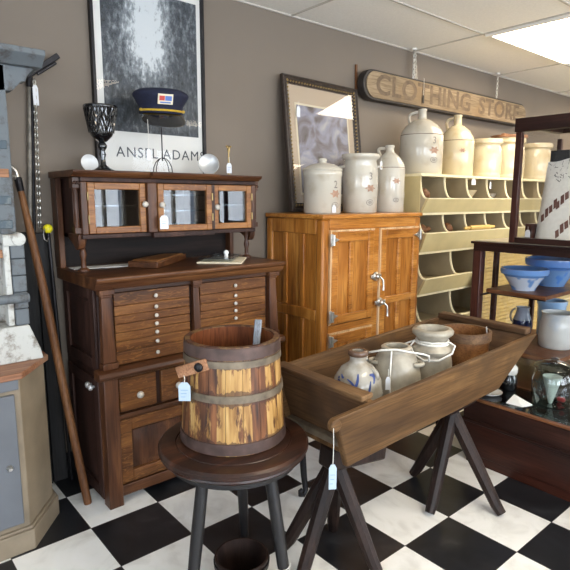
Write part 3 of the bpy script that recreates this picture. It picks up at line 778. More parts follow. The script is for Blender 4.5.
# lidded crock
x, y = 1.525, .215
t, rf = vessel('lidded_crock', 'white stoneware crock with a knobbed lid on the left of the icebox top', 'crock', x, y, TI,
    [(0, 0), (.104, 0), (.110, .006), (.111, .215), (.114, .22), (.114, .243), (.111, .247), (.100, .247), (.098, .02), (0, .016)], M_['stone'])
obj('lid', MB().lathe([(0, .247), (.116, .247), (.118, .253), (.112, .262), (.075, .282), (.026, .292), (.022, .296), (.026, .31), (.02, .318), (0, .319)], 44, c=(x, y, TI)), M_['stone'], t, smooth=50)
marks(t, x, y, rf, facing(x, y)+.75, '2', TI+.165, TI+.115, TI+.05)
# tall churn crock
x, y = 1.835, .20
t, rf = vessel('churn_crock', 'tall open white stoneware churn between the lidded crock and the jug', 'crock', x, y, TI,
    [(0, 0), (.100, 0), (.106, .006), (.110, .20), (.108, .27), (.098, .315), (.104, .325), (.116, .332), (.120, .345), (.116, .356), (.106, .356), (.098, .34), (.098, .02), (0, .016)], M_['stone'])
lug(t, x, y, facing(x, y)-1.45, .108, TI+.28, .035, M_['stone']); lug(t, x, y, facing(x, y)+1.6, .108, TI+.28, .035, M_['stone'])
marks(t, x, y, rf, facing(x, y)+.62, '3', TI+.22, TI+.15, TI+.065)
price_tag('white card tag at the rim of the tall stoneware churn', (x+.07, y-.105, TI+.335), .034, .05, .02, .3, ink=False)
def jug(label, x, y, z, r, hb, hs, h, mat, hang, group=None, num='3'):
    prof = [(0, 0), (r*.95, 0), (r, .008), (r, hb), (r*.985, hb+.006), (r*.93, hb+(hs-hb)*.25), (r*.74, hb+(hs-hb)*.6), (r*.42, hb+(hs-hb)*.9), (.03, hs), (.026, h-.018), (.031, h-.012), (.031, h-.002), (.026, h), (.018, h), (.016, hs), (0, hs-.02)]
    t, rf = vessel('stoneware_jug', label, 'jug', x, y, z, prof, mat, group)
    obj('shoulder_line', MB().lathe([(r-.001, hb-.002), (r+.0012, hb), (r-.001, hb+.003)], 44, c=(x, y, z)), M_['brown_glaze'], t)
    p = []
    for k in range(9):
        q = k/8; a = PI*(.12+.88*q)
        rr = .028 + (r*.55-.028)*q + .034*math.sin(PI*q); zz = h-.02 + (hb+(hs-hb)*.72-(h-.02))*q + .022*math.sin(PI*q)
        p.append((x+rr*math.cos(hang), y+rr*math.sin(hang), z+zz))
    obj('handle', MB().tube(p, .011, 10), mat, t, smooth=60)
    return t, rf
x, y = 2.125, .21
t, rf = jug('white stoneware jug with a looped handle on the right of the icebox top', x, y, TI, .102, .285, .385, .43, M_['stone'], facing(x, y)-1.9)
marks(t, x, y, rf, facing(x, y)+.5, '', 0, TI+.2, TI+.08, .8)
# speckled runner of the zinc-topped icebox edge : a thin mat under the crocks
M_['speckle'] = plain('speckled_stone_slab', rgb(150, 130, 120), .4, noise=.6, nscale=140)

# ------------------------------------------------------------------ leaning framed print and stick
def art_mat():
    m, nt, b, o = newmat('muted_painted_print')
    n = N(nt, 'ShaderNodeTexNoise'); n.inputs['Scale'].default_value = 6; n.inputs['Detail'].default_value = 6; n.inputs['Distortion'].default_value = 1.2
    L(nt, coords(nt), n.inputs['Vector'])
    r = ramp(nt, [(.3, rgb(84, 72, 66)), (.42, rgb(120, 112, 116)), (.55, rgb(150, 150, 166)), (.68, rgb(186, 180, 178)), (.8, rgb(222, 218, 210))]); L(nt, n.outputs[0], r.inputs[0])
    L(nt, r.outputs[0], b.inputs['Base Color']); b.inputs['Roughness'].default_value = .5
    return m
lp = thing('framed_picture', 'dark framed picture leaning on the wall behind the crocks on the icebox', 'picture', (1.77, .40, TI))
W_, H_ = .66, .82
FM = Matrix.Translation((1.762, .40, TI+.006)) @ Matrix.Rotation(R_(1.0), 4, 'Y') @ Matrix.Rotation(-R_(8.0), 4, 'X')
fw = .05
f = MB()
pf = [(0, 0), (fw, 0), (fw, -.006), (fw*.8, -.012), (fw*.55, -.022), (fw*.3, -.018), (fw*.12, -.026), (0, -.024)]
def frame_side(mb, p0, p1, inward, M):
    # profile swept along one side with mitred ends (frame plane is local x,z; front is -y)
    p0 = Vector(p0); p1 = Vector(p1); d = (p1-p0).normalized(); inw = Vector(inward)
    a = [p0 + inw*u + d*u + Vector((0, w_, 0)) for u, w_ in pf]; c_ = [p1 + inw*u - d*u + Vector((0, w_, 0)) for u, w_ in pf]
    n = len(pf); mb.add(a+c_, [tuple(range(n)), tuple(range(2*n-1, n-1, -1))] + [(i, (i+1) % n, n+(i+1) % n, n+i) for i in range(n)], M=M)
frame_side(f, (-W_/2, 0, 0), (-W_/2, 0, H_), (1, 0, 0), FM); frame_side(f, (W_/2, 0, 0), (W_/2, 0, H_), (-1, 0, 0), FM)
frame_side(f, (-W_/2, 0, 0), (W_/2, 0, 0), (0, 0, 1), FM); frame_side(f, (-W_/2, 0, H_), (W_/2, 0, H_), (0, 0, -1), FM)
M_['frame_dark'] = plain('dark_gilt_frame', rgb(58, 48, 42), .4, .2, .5, 60)
fo = obj('frame', f, M_['frame_dark'], lp, smooth=30)
bd = MB()
nb = 34
for i in range(nb):
    z = .03 + (H_-.06)*i/(nb-1)
    for x in (-W_/2+.036, W_/2-.036): bd.ball((x, -.022, z), .0062, 6, 5, M=FM)
for i in range(26):
    x = -W_/2+.04 + (W_-.08)*i/25
    for z in (.036, H_-.036): bd.ball((x, -.022, z), .0062, 6, 5, M=FM)
obj('beading', bd, M_['brass'], fo)
M_['mat_board'] = plain('beige_mat_board', rgb(196, 176, 152), .8, noise=.02)
obj('mat_board', MB().box(-W_/2+fw-.005, W_/2-fw+.005, -.006, -.001, fw-.005, H_-fw+.005, FM), M_['mat_board'], lp, smooth=0)
obj('mat_bevel', MB().box(-.235, .235, -.0075, -.006, .10, .665, FM), M_['paper_cream'], lp, smooth=0)
obj('print', MB().box(-.222, .222, -.009, -.0075, .112, .652, FM), art_mat(), lp, smooth=0)
obj('pane', MB().box(-W_/2+fw-.004, W_/2-fw+.004, -.0135, -.0115, fw-.004, H_-fw+.004, FM), glassmat('picture_glass', (1, 1, 1, 1), 1.6, .96), lp, smooth=0)
price_tag('white paper tag hanging on the left of the leaning framed picture', FM @ Vector((-.222, -.031, .665)), .028, .062, .03, 0, ink=False)
single('wooden_stick', 'thin wooden stick standing on the icebox against the wall right of the picture', 'stick', (2.165, .53, TI),
       MB().bar((2.165, .532, TI), (2.146, .5415, 2.265), .016, .012), M_['pole_wood'], bev=.001)
# ------------------------------------------------------------------ hanging shop sign
M_['sign_face'] = wood('weathered_sign_board', rgb(112, 95, 74), rgb(142, 123, 97), rgb(168, 148, 120), 'x', .7, wear=rgb(132, 108, 78), bstr=.3)
M_['sign_rim'] = plain('dark_sign_rim', rgb(46, 40, 36), .6, noise=.3, nscale=30)
M_['sign_letter'] = plain('faded_letter_paint', rgb(106, 88, 68), .8, noise=.25, nscale=25)
sg = thing('shop_sign', 'long weathered wooden shop sign with rounded end hanging from two chains', 'sign', (3.27, .49, 2.04))
def stadium(x0, x1, z0, z1, n=12):
    r = (z1-z0)/2; zc = (z0+z1)/2
    return [(x0+r-r*math.sin(PI*k/n), zc+r*math.cos(PI*k/n)) for k in range(n+1)] + [(x1-r+r*math.sin(PI*k/n), zc-r*math.cos(PI*k/n)) for k in range(n+1)]
obj('backing', MB().prism(stadium(2.14, 4.43, 2.037, 2.237), 'y', .466, .525), M_['sign_rim'], sg, bev=.004)
obj('board', MB().prism(stadium(2.165, 4.415, 2.05, 2.224), 'y', .458, .467), M_['sign_face'], sg, bev=.002)
SM = Matrix.Translation((3.31, .4575, 2.137)) @ Matrix.Rotation(PI/2, 4, 'X') @ Matrix.Diagonal((1.2, 1, 1, 1))
for wd_, dx0 in (('CLOTHING', -.375), ('STORE.', .54)):
    obj('lettering', place_text(text_mb(wd_, .188, .0006, 1.06, .005), SM @ Matrix.Translation((dx0, 0, 0))), M_['sign_letter'], sg, smooth=0)
def chain(mb, a, b, ln=.026, rad=.0032):
    a = Vector(a); b = Vector(b); n = max(2, int((b-a).length/(ln*.72))); d = (b-a).normalized()
    q = d.to_track_quat('Z', 'Y').to_matrix().to_4x4()
    for i in range(n):
        M = Matrix.Translation(a + (b-a)*((i+.5)/n)) @ q @ Matrix.Rotation(PI/2*(i % 2), 4, 'Z')
        mb.tube([(ln*.3*math.cos(2*PI*k/10), 0, ln*.55*math.sin(2*PI*k/10)) for k in range(10)], rad, 5, M=M, cyc=True)
    return mb
for x, nm in ((2.72, 0), (3.93, 1)):
    c = MB(); chain(c, (x, .495, 2.243), (x, .495, CZ-.02)); c.tube([(x, .495, 2.23), (x, .495, 2.246)], .004, 6)
    if nm == 0: chain(c, (x+.035, .495, 2.243), (x+.01, .495, CZ-.02))
    obj('chain', c, M_['nickel'], sg)
    obj('ceiling_hook', MB().lathe([(0, 0), (.018, 0), (.02, .012), (0, .012)], 14, c=(x, .495, CZ-.014)), M_['white_trim'], sg)
price_tag('dark narrow tag hanging on a string over the lettering of the wooden sign', (2.79, .448, 2.25), .014, .06, .12, 0, 'iron', ink=False)

# ------------------------------------------------------------------ painted bin shelves
bs = thing('bin_shelves', 'cream painted store bin shelves with scooped dividers', 'shelves', (3.8, .3, 0))
BX0, BX1 = 2.322, 5.62
CR, CE, BI = M_['cream'], M_['cream_edge'], M_['bin_in']
#   (shelf strip top, lip top, lip foot, lip forward y, first divider, pitch)
ROWS = [(1.53, 1.362, 1.270, .055, 2.322, .281), (1.270, 1.130, 1.004, .055, 2.322, .281), (1.004, .822, .712, .045, 2.322, .40), (.712, .52, .40, .04, 2.322, .42)]
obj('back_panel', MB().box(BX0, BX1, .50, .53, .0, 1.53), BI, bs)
obj('top_board', MB().box(BX0-.008, BX1, .092, .53, 1.512, 1.53), CE, bs, bev=.002)
for k, (zt, lt, lf, ly, xa, pit) in enumerate(ROWS):
    zb = lf
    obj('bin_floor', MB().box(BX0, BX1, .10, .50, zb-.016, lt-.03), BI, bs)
    obj('floor_edge', MB().box(BX0, BX1, .088, .10, zb-.016, zb), CE, bs)
    obj('bin_front', MB().hexa([(BX0, .10-.018, zb), (BX1, .10-.018, zb), (BX1, .10, zb), (BX0, .10, zb)], [(BX0, ly-.018, lt), (BX1, ly-.018, lt), (BX1, ly, lt), (BX0, ly, lt)]), CR, bs, bev=.001)
    obj('front_edge', MB().box(BX0, BX1, ly-.021, ly+.003, lt, lt+.006), CE, bs)
    x = xa
    while x < BX1:
        pts = [(.50, zb), (.10, zb), (ly, lt)]
        H = zt-.018-lt; D = .115-ly
        for q in range(1, 9):
            a = PI/2*q/8; pts.append((ly + D*(math.sin(a)), lt + H*(1-math.cos(a))))
        pts += [(.50, zt-.018)]
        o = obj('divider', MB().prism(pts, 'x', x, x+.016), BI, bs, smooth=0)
        ed = MB()
        ed.tube([(x+.008, p[0]-.001, p[1]) for p in pts[2:-1]], .0085, 6)
        obj('divider_edge', ed, CE, o)
        x += pit
obj('base', MB().box(BX0, BX1, .11, .50, 0, .384), CR, bs)
obj('side_panel', MB().box(BX0-.006, BX0, .10, .53, 0, 1.512), CR, bs)
price_tag('white card pinned to the top bin edge under the lidless jars', (2.95, .088, 1.512), .055, .045, .002, 0, ink=False)
price_tag('white paper tag on string hanging from the top bin shelf edge', (3.19, .088, 1.512), .034, .052, .02, .2, ink=False)
price_tag('blank label stuck by the left end of the bins', (2.310, .24, 1.42), .035, .05, .002, -PI/2, ink=False)
# things lying in the bins
def gourd(label, x, y, z, yaw, s=1.0):
    t = thing('wooden_scoop', label, 'scoop', (x, y, z), 'turned scoops in the bins')
    M = Matrix.Translation((x, y, z+.026*s)) @ Matrix.Rotation(yaw, 4, 'Z') @ Matrix.Rotation(PI/2, 4, 'Y')
    obj('bowl', MB().lathe([(0, -.045*s), (.018*s, -.04*s), (.026*s, -.015*s), (.024*s, .01*s), (.014*s, .03*s), (.008*s, .036*s), (0, .036*s)], 18, M=M), M_['pole_wood'], t, smooth=60)
    obj('handle', MB().lathe([(0, .03*s), (.007*s, .03*s), (.006*s, .08*s), (.011*s, .09*s), (.010*s, .10*s), (0, .104*s)], 12, M=M), M_['leather'], t, smooth=60)
gourd('turned wooden scoop in the leftmost bin of the top row', 2.43, .16, 1.333, .5, 2.0)
gourd('turned wooden scoop in the leftmost bin of the second row', 2.42, .16, 1.101, .3, 1.8)
gourd('turned wooden scoop in the second bin of the second row', 2.72, .16, 1.101, .9, 1.8)
single('rolling_pin', 'pale yellow wooden rolling pin lying across bins of the second row', 'rolling pin', (3.0, .034, 1.136),
       MB().lathe([(0, -.21), (.008, -.21), (.012, -.17), (.007, -.14), (.017, -.135), (.017, .135), (.007, .14), (.012, .17), (.008, .21), (0, .21)], 16, M=Matrix.Translation((3.0, .046, 1.1535)) @ Matrix.Rotation(PI/2, 4, 'Y')), plain('pale_pine', rgb(206, 170, 96), .5), smooth=50)
single('white_bowl', 'white china bowl in the third bin of the top row', 'bowl', (3.03, .22, 1.333),
       MB().lathe([(0, 0), (.045, 0), (.05, .012), (.10, .09), (.104, .095), (.098, .096), (.046, .02), (0, .016)], 36, c=(3.03, .22, 1.333)), M_['stone_w'], smooth=50)
single('oval_dish', 'small white oval dish with a dark rim in the fourth bin of the top row', 'dish', (3.31, .19, 1.333),
       MB().lathe([(0, 0), (.06, 0), (.085, .05), (.09, .056), (.084, .056), (.056, .012), (0, .012)], 30, M=Matrix.Translation((3.31, .19, 1.333)) @ Matrix.Diagonal((1.2, .8, 1.3, 1))), M_['stone_b'], smooth=50)
# jars and jugs on top of the bins
BT = 1.53
x, y = 2.585, .30
t, rf = jug('big white stoneware jug with a rounded shoulder on the left end of the bins', x, y, BT, .152, .275, .39, .46, M_['stone'], facing(x, y)-1.75)
marks(t, x, y, rf, facing(x, y)+.62, '3', BT+.23, BT+.165, BT+.10, 1.1)
x, y = 3.02, .29
t, rf = jug('cream stoneware jug second along the top of the bins', x, y, BT, .128, .265, .385, .46, M_['stone_w'], facing(x, y)-1.9)
marks(t, x, y, rf, facing(x, y)+.35, '', 0, BT+.19, 0, .7)
def wide_jar(label, x, y, r, h, lid=False):
    t, rf = vessel('stoneware_jar', label, 'jar', x, y, BT, [(0, 0), (r*.95, 0), (r, .01), (r, .035), (r*.985, .04), (r, .046), (r*1.03, h*.5), (r*.96, h*.78), (r*.9, h*.82), (r*.9, h*.86), (r*1.04, h*.89), (r*1.06, h*.94), (r*1.02, h), (r*.86, h), (r*.84, .03), (0, .02)], M_['stone_w'])
    for s_ in (-1.05, 1.5): lug(t, x, y, facing(x, y)+s_, r, h*.76, .035, M_['stone_w'])
    if lid:
        o = MB().lathe([(0, h), (r*1.1, h), (r*1.12, h+.008), (r*1.1, h+.022), (0, h+.022)], 36, c=(x, y, BT)); o.box(x-r*.8, x+r*.8, y-.014, y+.014, BT+h+.022, BT+h+.036)
        obj('wooden_lid', o, M_['leather'], t)
    if r < .12: obj('small_letters', wrap(text_mb('2', .04), x, y, BT+.07, rf, facing(x, y)+.3), M_['stamp_blue'], t, smooth=0)
wide_jar('squat cream stoneware jar beside the two jugs on top of the bins', 3.46, .30, .125, .31)
wide_jar('tall cream stoneware jar with a wooden lid on top of the bins', 3.83, .30, .135, .345, True)
wide_jar('cream stoneware jar seen through the glass case just right of its post', 4.33, .30, .14, .33)
wide_jar('cream stoneware jar furthest right on top of the bins', 4.86, .30, .135, .30)

# ------------------------------------------------------------------ yellow slatted panel behind the case
M_['straw'] = plain('straw_yellow_slats', rgb(202, 174, 108), .7, noise=.15, nscale=20)
p = MB()
p.box(2.93, 4.4, .002, .012, 0, 1.0)
for k in range(34): p.box(2.93, 4.4, -.008, .002, .012+k*.029, .012+k*.029+.019)
single('slatted_panel', 'straw yellow slatted panel standing against the bins behind the glass case', 'panel', (3.66, .004, 0), p, M_['straw'], smooth=0)

# ------------------------------------------------------------------ low showcase, display case and upper glass case
MY, MZ = M_['mahog_y'], M_['mahog_z']
lc = thing('low_showcase', 'low dark mahogany showcase with a glass top', 'showcase', (1.9, -1.4, 0))
a, b2, c, d = 1.72, 2.085, -2.2, -.66
o = MB(); o.box(a+.02, b2-.0, c, d-.02, 0, .05); o.box(a+.012, b2, c, d-.012, .05, .24)
obj('panelled_base', o, M_['mahog_red'], lc, bev=.003)
o = MB(); o.box(a, a+.03, c, d, .235, .345); o.box(a+.03, b2, d-.03, d, .235, .345); o.box(b2-.03, b2, c, d-.03, .235, .345)
o.box(a-.006, a+.03, c, d+.006, .225, .245)
obj('case_rail', o, MY, lc, bev=.004)
o = MB(); o.box(a, a+.028, c, d, .345, .355); o.box(b2-.028, b2, c, d, .345, .355); o.box(a+.028, b2-.028, d-.028, d, .345, .355)
obj('top_edge', o, M_['shelf_wood'], lc, bev=.002)
obj('felt_floor', MB().box(a+.03, b2-.03, c, d-.03, .24, .248), plain('dark_felt', rgb(58, 60, 54), .9), lc, smooth=0)
obj('glass_top', MB().box(a+.028, b2-.028, c, d-.028, .348, .355), M_['glass_refl'], lc, smooth=0)
dcs = thing('display_case', 'tall dark framed display case with brown shelves of blue and white pottery', 'display case', (2.45, -.95, 0))
DX0, DX1, DY0, DY1, DZ = 2.1, 2.86, -1.75, -.44, 1.118
o = MB().box(DX0, DX1, DY0, DY1, 0, .34); obj('base', o, M_['mahog_red'], dcs, bev=.004)
for x, y, w in ((DX0, DY1-.05, .05), (DX0, DY0, .05), (DX1-.03, DY1-.03, .03), (DX1-.03, DY0, .03), (2.325, DY1-.03, .028)):
    obj('post', MB().box(x, x+w, y, y+w, .34, DZ-.045), MZ, dcs, bev=.003)
o = MB(); o.box(DX0, DX0+.05, DY0, DY1, DZ-.045, DZ-.006); o.box(DX0+.05, DX1, DY1-.03, DY1, DZ-.03, DZ-.006); o.box(DX0+.05, DX1, DY0, DY0+.03, DZ-.03, DZ-.006); o.box(DX1-.03, DX1, DY0+.03, DY1-.03, DZ-.03, DZ-.006)
obj('top_frame', o, MY, dcs, bev=.002)
M_['pale_top'] = plain('pale_worn_top', rgb(188, 176, 150), .35, noise=.08)
o = MB(); o.box(DX0-.012, DX1+.012, DY0, DY1+.012, DZ-.006, DZ+.008); obj('case_top', o, MY, dcs, bev=.003)
obj('top_inlay', MB().box(DX0+.02, DX1-.02, DY0+.03, DY1-.01, DZ+.008, DZ+.012), M_['pale_top'], dcs, smooth=0)
obj('front_pane', MB().box(DX0+.02, DX0+.025, DY0+.05, DY1-.05, .34, DZ-.045), M_['glass'], dcs, smooth=0)
obj('end_pane', MB().box(DX0+.05, DX1-.03, DY1-.02, DY1-.015, .34, DZ-.03), M_['glass'], dcs, smooth=0)
SHY0, SHY1 = -.86, -.478
obj('shelf', MB().box(2.2, 2.80, -.825, SHY1, .822, .845), M_['shelf_wood'], dcs, bev=.003)
obj('shelf', MB().box(2.19, 2.80, -.915, SHY1, .485, .51), M_['shelf_wood'], dcs, bev=.003)
o = MB()
for z in (.818, .480): o.tube([(2.12, SHY1-.012, z), (2.80, SHY1-.012, z)], .006, 6)
for z, ye in ((.818, -.825), (.480, -.915)):
    for x in (2.22, 2.78): o.tube([(x, ye+.004, z), (x, ye+.004, z-.0)] if False else [(x, ye+.01, z), (x, SHY1, z)], .005, 6)
obj('shelf_rail', o, M_['iron'], dcs)
ug = thing('glass_case', 'dark framed glass case standing on the display case holding a printed cloth bag', 'glass case', (2.45, -1.0, DZ+.012))
UZ, UX0, UX1, UY0, UY1, UT = DZ+.012, 2.1, 2.62, -1.6, -.645, 1.78
for x, y, w in ((UX0, UY1-.032, .032), (UX0, UY0, .032), (UX1-.025, UY1-.025, .025), (UX1-.025, UY0, .025)):
    obj('post', MB().box(x, x+w, y, y+w, UZ, UT-.07), MZ, ug, bev=.002)
o = MB(); o.box(UX0-.006, UX0+.03, UY0, UY1+.006, UT-.07, UT); o.box(UX0+.03, UX1, UY1-.03, UY1+.006, UT-.04, UT); o.box(UX0+.03, UX1, UY0, UY0+.03, UT-.04, UT)
o.box(UX1-.03, UX1, UY0+.03, UY1-.03, UT-.04, UT)
obj('top_rail', o, MY, ug, bev=.003)
o = MB(); o.box(UX0, UX0+.03, UY0+.032, UY1-.032, UZ, UZ+.03); o.box(UX0+.03, UX1-.025, UY1-.025, UY1, UZ, UZ+.022); o.box(UX0+.03, UX1, UY0, UY0+.025, UZ, UZ+.022)
obj('bottom_rail', o, MY, ug, bev=.002)
obj('front_pane', MB().box(UX0+.012, UX0+.016, UY0+.032, UY1-.032, UZ+.03, UT-.07), M_['glass'], ug, smooth=0)
obj('end_pane', MB().box(UX0+.032, UX1-.025, UY1-.014, UY1-.010, UZ+.022, UT-.04), M_['glass'], ug, smooth=0)
obj('top_pane', MB().box(UX0+.03, UX1-.03, UY0+.03, UY1-.03, UT-.012, UT-.006), M_['glass'], ug, smooth=0)
# printed cloth bag standing in it, facing the aisle (-x)
M_['sack'] = plain('white_sackcloth', rgb(224, 222, 214), .9, noise=.05, nscale=60)
M_['sack_print'] = plain('brown_sack_print', rgb(106, 70, 60), .9, noise=.25, nscale=60)
M_['sack_sketch'] = plain('grey_sack_print', rgb(120, 118, 116), .9, noise=.3, nscale=60)
bt = thing('printed_bag', 'white cloth bag with brown diagonal print standing inside the upper glass case', 'bag', (2.26, -.86, UZ))
nu, nv = 13, 17; vs = []; fs = []
def bagpt(u, v, side):          # u across (-1..1), v up (0..1); side -1 front
    hw = .15 - .012*v; dep = .045*(1-v**3)*(1-u*u)**.5 + .004
    return Vector((2.255 + .07*v + side*dep, -.865 - u*hw, UZ + .002 + .44*v + (.01*math.cos(u*4) if v > .9 else 0)))
for side in (-1, 1):
    for j in range(nv):
        for i in range(nu): vs.append(bagpt(-1+2*i/(nu-1), j/(nv-1), side))
for s_ in range(2):
    o_ = s_*nu*nv
    for j in range(nv-1):
        for i in range(nu-1): fs.append((o_+j*nu+i, o_+j*nu+i+1, o_+(j+1)*nu+i+1, o_+(j+1)*nu+i))
k2 = nu*nv
for j in range(nv-1):
    for i in (0, nu-1): fs.append((j*nu+i, (j+1)*nu+i, k2+(j+1)*nu+i, k2+j*nu+i))
for i in range(nu-1):
    for j in (0, nv-1): fs.append((j*nu+i, j*nu+i+1, k2+j*nu+i+1, k2+j*nu+i))
obj('body', MB().add(vs, fs), M_['sack'], bt, smooth=60)
pm = MB(); sk = MB()
def on_bag(mb, quad):
    mb.add([bagpt(u, v, -1) + Vector((-.0015, 0, 0)) for u, v in quad], [tuple(range(len(quad)))])
random.seed(3)
for cx_, cv in ((-.55, .34), (-.05, .50), (.1, .16), (.6, .36), (.62, .62)):
    for k in range(4):                  # a slanting row of letter-like blocks
        u0 = cx_-.24+.135*k; v0 = cv-.10+.055*k
        hgt = .085+.02*(k % 2)
        on_bag(pm, [(u0, v0), (u0+.115, v0+.03), (u0+.065, v0+hgt+.03), (u0-.05, v0+hgt)])
for k in range(60):
    u0 = random.uniform(-.85, .8); v0 = random.uniform(.72, .97); a = random.uniform(0, PI); l_ = random.uniform(.06, .16)
    on_bag(sk, [(u0, v0), (u0+l_*math.cos(a), v0+l_*.34*math.sin(a)), (u0+l_*math.cos(a)+.02, v0+l_*.34*math.sin(a)+.006), (u0+.02, v0+.006)])
obj('brown_print', pm, M_['sack_print'], bt, smooth=0); obj('sketch_print', sk, M_['sack_sketch'], bt, smooth=0)
single('small_wooden_box', 'small dark wooden box low in the corner of the upper glass case', 'box', (2.30, -.71, UZ),
       MB().box(2.21, 2.30, -.715, -.678, UZ+.0005, UZ+.10), MZ, bev=.003)
price_tag('white paper tag on the small dark box inside the upper glass case', (2.205, -.697, UZ+.085), .028, .04, .018, -PI/2, ink=False)
single('dark_board', 'narrow dark board standing behind the printed bag in the glass case', 'board', (2.42, -.76, UZ), MB().box(2.40, 2.43, -.80, -.70, UZ+.0005, UZ+.50), M_['iron'], bev=.002)

# pottery in the display case
def band_mat(name, c_main, c_band, z0, z1, blotch=True):
    m, nt, b, o = newmat(name)
    tc = N(nt, 'ShaderNodeTexCoord'); sx = N(nt, 'ShaderNodeSeparateXYZ'); L(nt, tc.outputs['Object'], sx.inputs[0])
    n = N(nt, 'ShaderNodeTexNoise'); n.inputs['Scale'].default_value = 9; n.inputs['Detail'].default_value = 3; L(nt, tc.outputs['Object'], n.inputs['Vector'])
    ad = N(nt, 'ShaderNodeMath', operation='MULTIPLY_ADD'); ad.inputs[1].default_value = .012; L(nt, n.outputs[0], ad.inputs[0]); L(nt, sx.outputs[2], ad.inputs[2])
    r = ramp(nt, [(0, (0, 0, 0, 1)), (1, (0, 0, 0, 1))]); e = r.color_ramp
    mr = N(nt, 'ShaderNodeMapRange'); mr.inputs[1].default_value = z0; mr.inputs[2].default_value = z1; L(nt, ad.outputs[0], mr.inputs[0])
    e.elements[0].position = .0; e.elements[0].color = (0, 0, 0, 1); e.elements[1].position = .04; e.elements[1].color = (1, 1, 1, 1)
    x1 = e.elements.new(.96); x1.color = (1, 1, 1, 1); x2 = e.elements.new(1.0); x2.color = (0, 0, 0, 1)
    L(nt, mr.outputs[0], r.inputs[0])
    fac = r.outputs[0]
    if blotch:
        rb = ramp(nt, [(.5, (0, 0, 0, 1)), (.58, (.9, .9, .9, 1))]); n2 = N(nt, 'ShaderNodeTexNoise'); n2.inputs['Scale'].default_value = 13; L(nt, tc.outputs['Object'], n2.inputs['Vector']); L(nt, n2.outputs[0], rb.inputs[0])
        mxx = N(nt, 'ShaderNodeMath', operation='MAXIMUM'); L(nt, fac, mxx.inputs[0]); L(nt, rb.outputs[0], mxx.inputs[1]); fac = mxx.outputs[0]
    mx = N(nt, 'ShaderNodeMix', data_type='RGBA'); L(nt, fac, mx.inputs[0]); mx.inputs[6].default_value = c_main; mx.inputs[7].default_value = c_band
    L(nt, mx.outputs[2], b.inputs['Base Color']); b.inputs['Roughness'].default_value = .15; b.inputs['Coat Weight'].default_value = .3
    return m
BWH, BBL = rgb(206, 216, 230), rgb(104, 152, 214)
def bowlprof(r, h): return [(0, 0), (r*.5, 0), (r*.52, .008), (r*.56, .02), (r*.8, h*.55), (r*.92, h*.72), (r*1.0, h*.75), (r*1.03, h*.86), (r*1.02, h), (r*.95, h), (r*.72, h*.55), (r*.48, .03), (0, .025)]
vessel('pottery_bowl', 'pale blue pottery bowl with deep blue rim, in front on the upper shelf', 'bowl', 2.335, -.635, .845, bowlprof(.128, .125), band_mat('blue_rimmed_glaze', BWH, BBL, .085, .135))
vessel('pottery_bowl', 'deeper blue pottery bowl standing behind and right of the front bowl', 'bowl', 2.62, -.665, .845, bowlprof(.150, .165), band_mat('deep_blue_glaze', rgb(116, 156, 206), rgb(84, 138, 212), .11, .18, True))
t, rf = vessel('pottery_jug', 'small jug with dark blue waist band on the lower shelf', 'jug', 2.54, -.545, .51, [(0, 0), (.045, 0), (.052, .01), (.058, .07), (.054, .11), (.04, .15), (.036, .18), (.042, .19), (.036, .19), (.03, .15), (.046, .08), (0, .02)], band_mat('dark_blue_band_glaze', rgb(150, 160, 176), rgb(28, 40, 78), .02, .12, False))
handle_loop(t, 2.54, -.545, facing(2.54, -.545)-1.3, .042, .60, .69, .03, .006, M_['stone_b'])
vessel('pottery_crock', 'pale blue crock half hidden behind the white pitcher', 'crock', 2.70, -.65, .51, [(0, 0), (.07, 0), (.078, .01), (.082, .2), (.088, .21), (.088, .23), (.078, .23), (.074, .02), (0, .016)], stoneware('pale_blue_glaze', rgb(150, 184, 218), rgb(120, 160, 206)))
t, rf = vessel('pottery_pitcher', 'large white pitcher on the right of the lower shelf', 'pitcher', 2.47, -.785, .51, [(0, 0), (.085, 0), (.094, .01), (.098, .07), (.094, .14), (.084, .185), (.086, .2), (.09, .206), (.082, .206), (.078, .18), (.088, .1), (.08, .02), (0, .016)], stoneware('white_blue_glaze', rgb(204, 206, 202), rgb(172, 186, 204)))
handle_loop(t, 2.47, -.785, facing(2.47, -.785)+1.5, .088, .56, .69, .04, .009, M_['stone'])
# on the low showcase
gx, gy, gz = 1.94, -1.005, .355
t = thing('glass_jar', 'wide glass store jar with a paper cone inside on the low showcase', 'jar', (gx, gy, gz))
obj('body', MB().lathe([(0, 0), (.075, 0), (.088, .01), (.096, .06), (.096, .13), (.085, .165), (.08, .175), (.088, .182), (.088, .19), (.078, .19), (.074, .172), (.09, .13), (.09, .06), (.08, .014), (0, .008)], 40, c=(gx, gy, gz)), M_['glass_jar'], t, smooth=50)
obj('lid', MB().lathe([(0, .191), (.092, .191), (.095, .197), (.085, .21), (.04, .222), (.016, .226), (.02, .24), (0, .245)], 36, c=(gx, gy, gz)), M_['glass_jar'], t, smooth=50)
obj('paper_cone', MB().lathe([(0, .012), (.008, .012), (.045, .15), (.042, .15), (.006, .02), (0, .02)], 20, c=(gx-.01, gy, gz)), M_['paper'], t, smooth=50)
obj('red_wrapper', MB().ball((gx+.02, gy-.045, gz+.035), .013, 10, 8).ball((gx+.045, gy-.02, gz+.025), .012, 10, 8), plain('red_wrapper', rgb(186, 60, 60), .4), t)
single('white_saucer', 'white saucer on the low showcase under the end of the dough trough', 'saucer', (1.86, -.74, .355),
       MB().lathe([(0, 0), (.03, 0), (.06, .014), (.062, .018), (.03, .006), (0, .006)], 30, c=(1.84, -.735, .355)), M_['white_glaze'], smooth=50)
t = thing('lidded_jar', 'small dark jar with white lid on the low showcase behind the dough trough', 'jar', (2.0, -.75, .355))
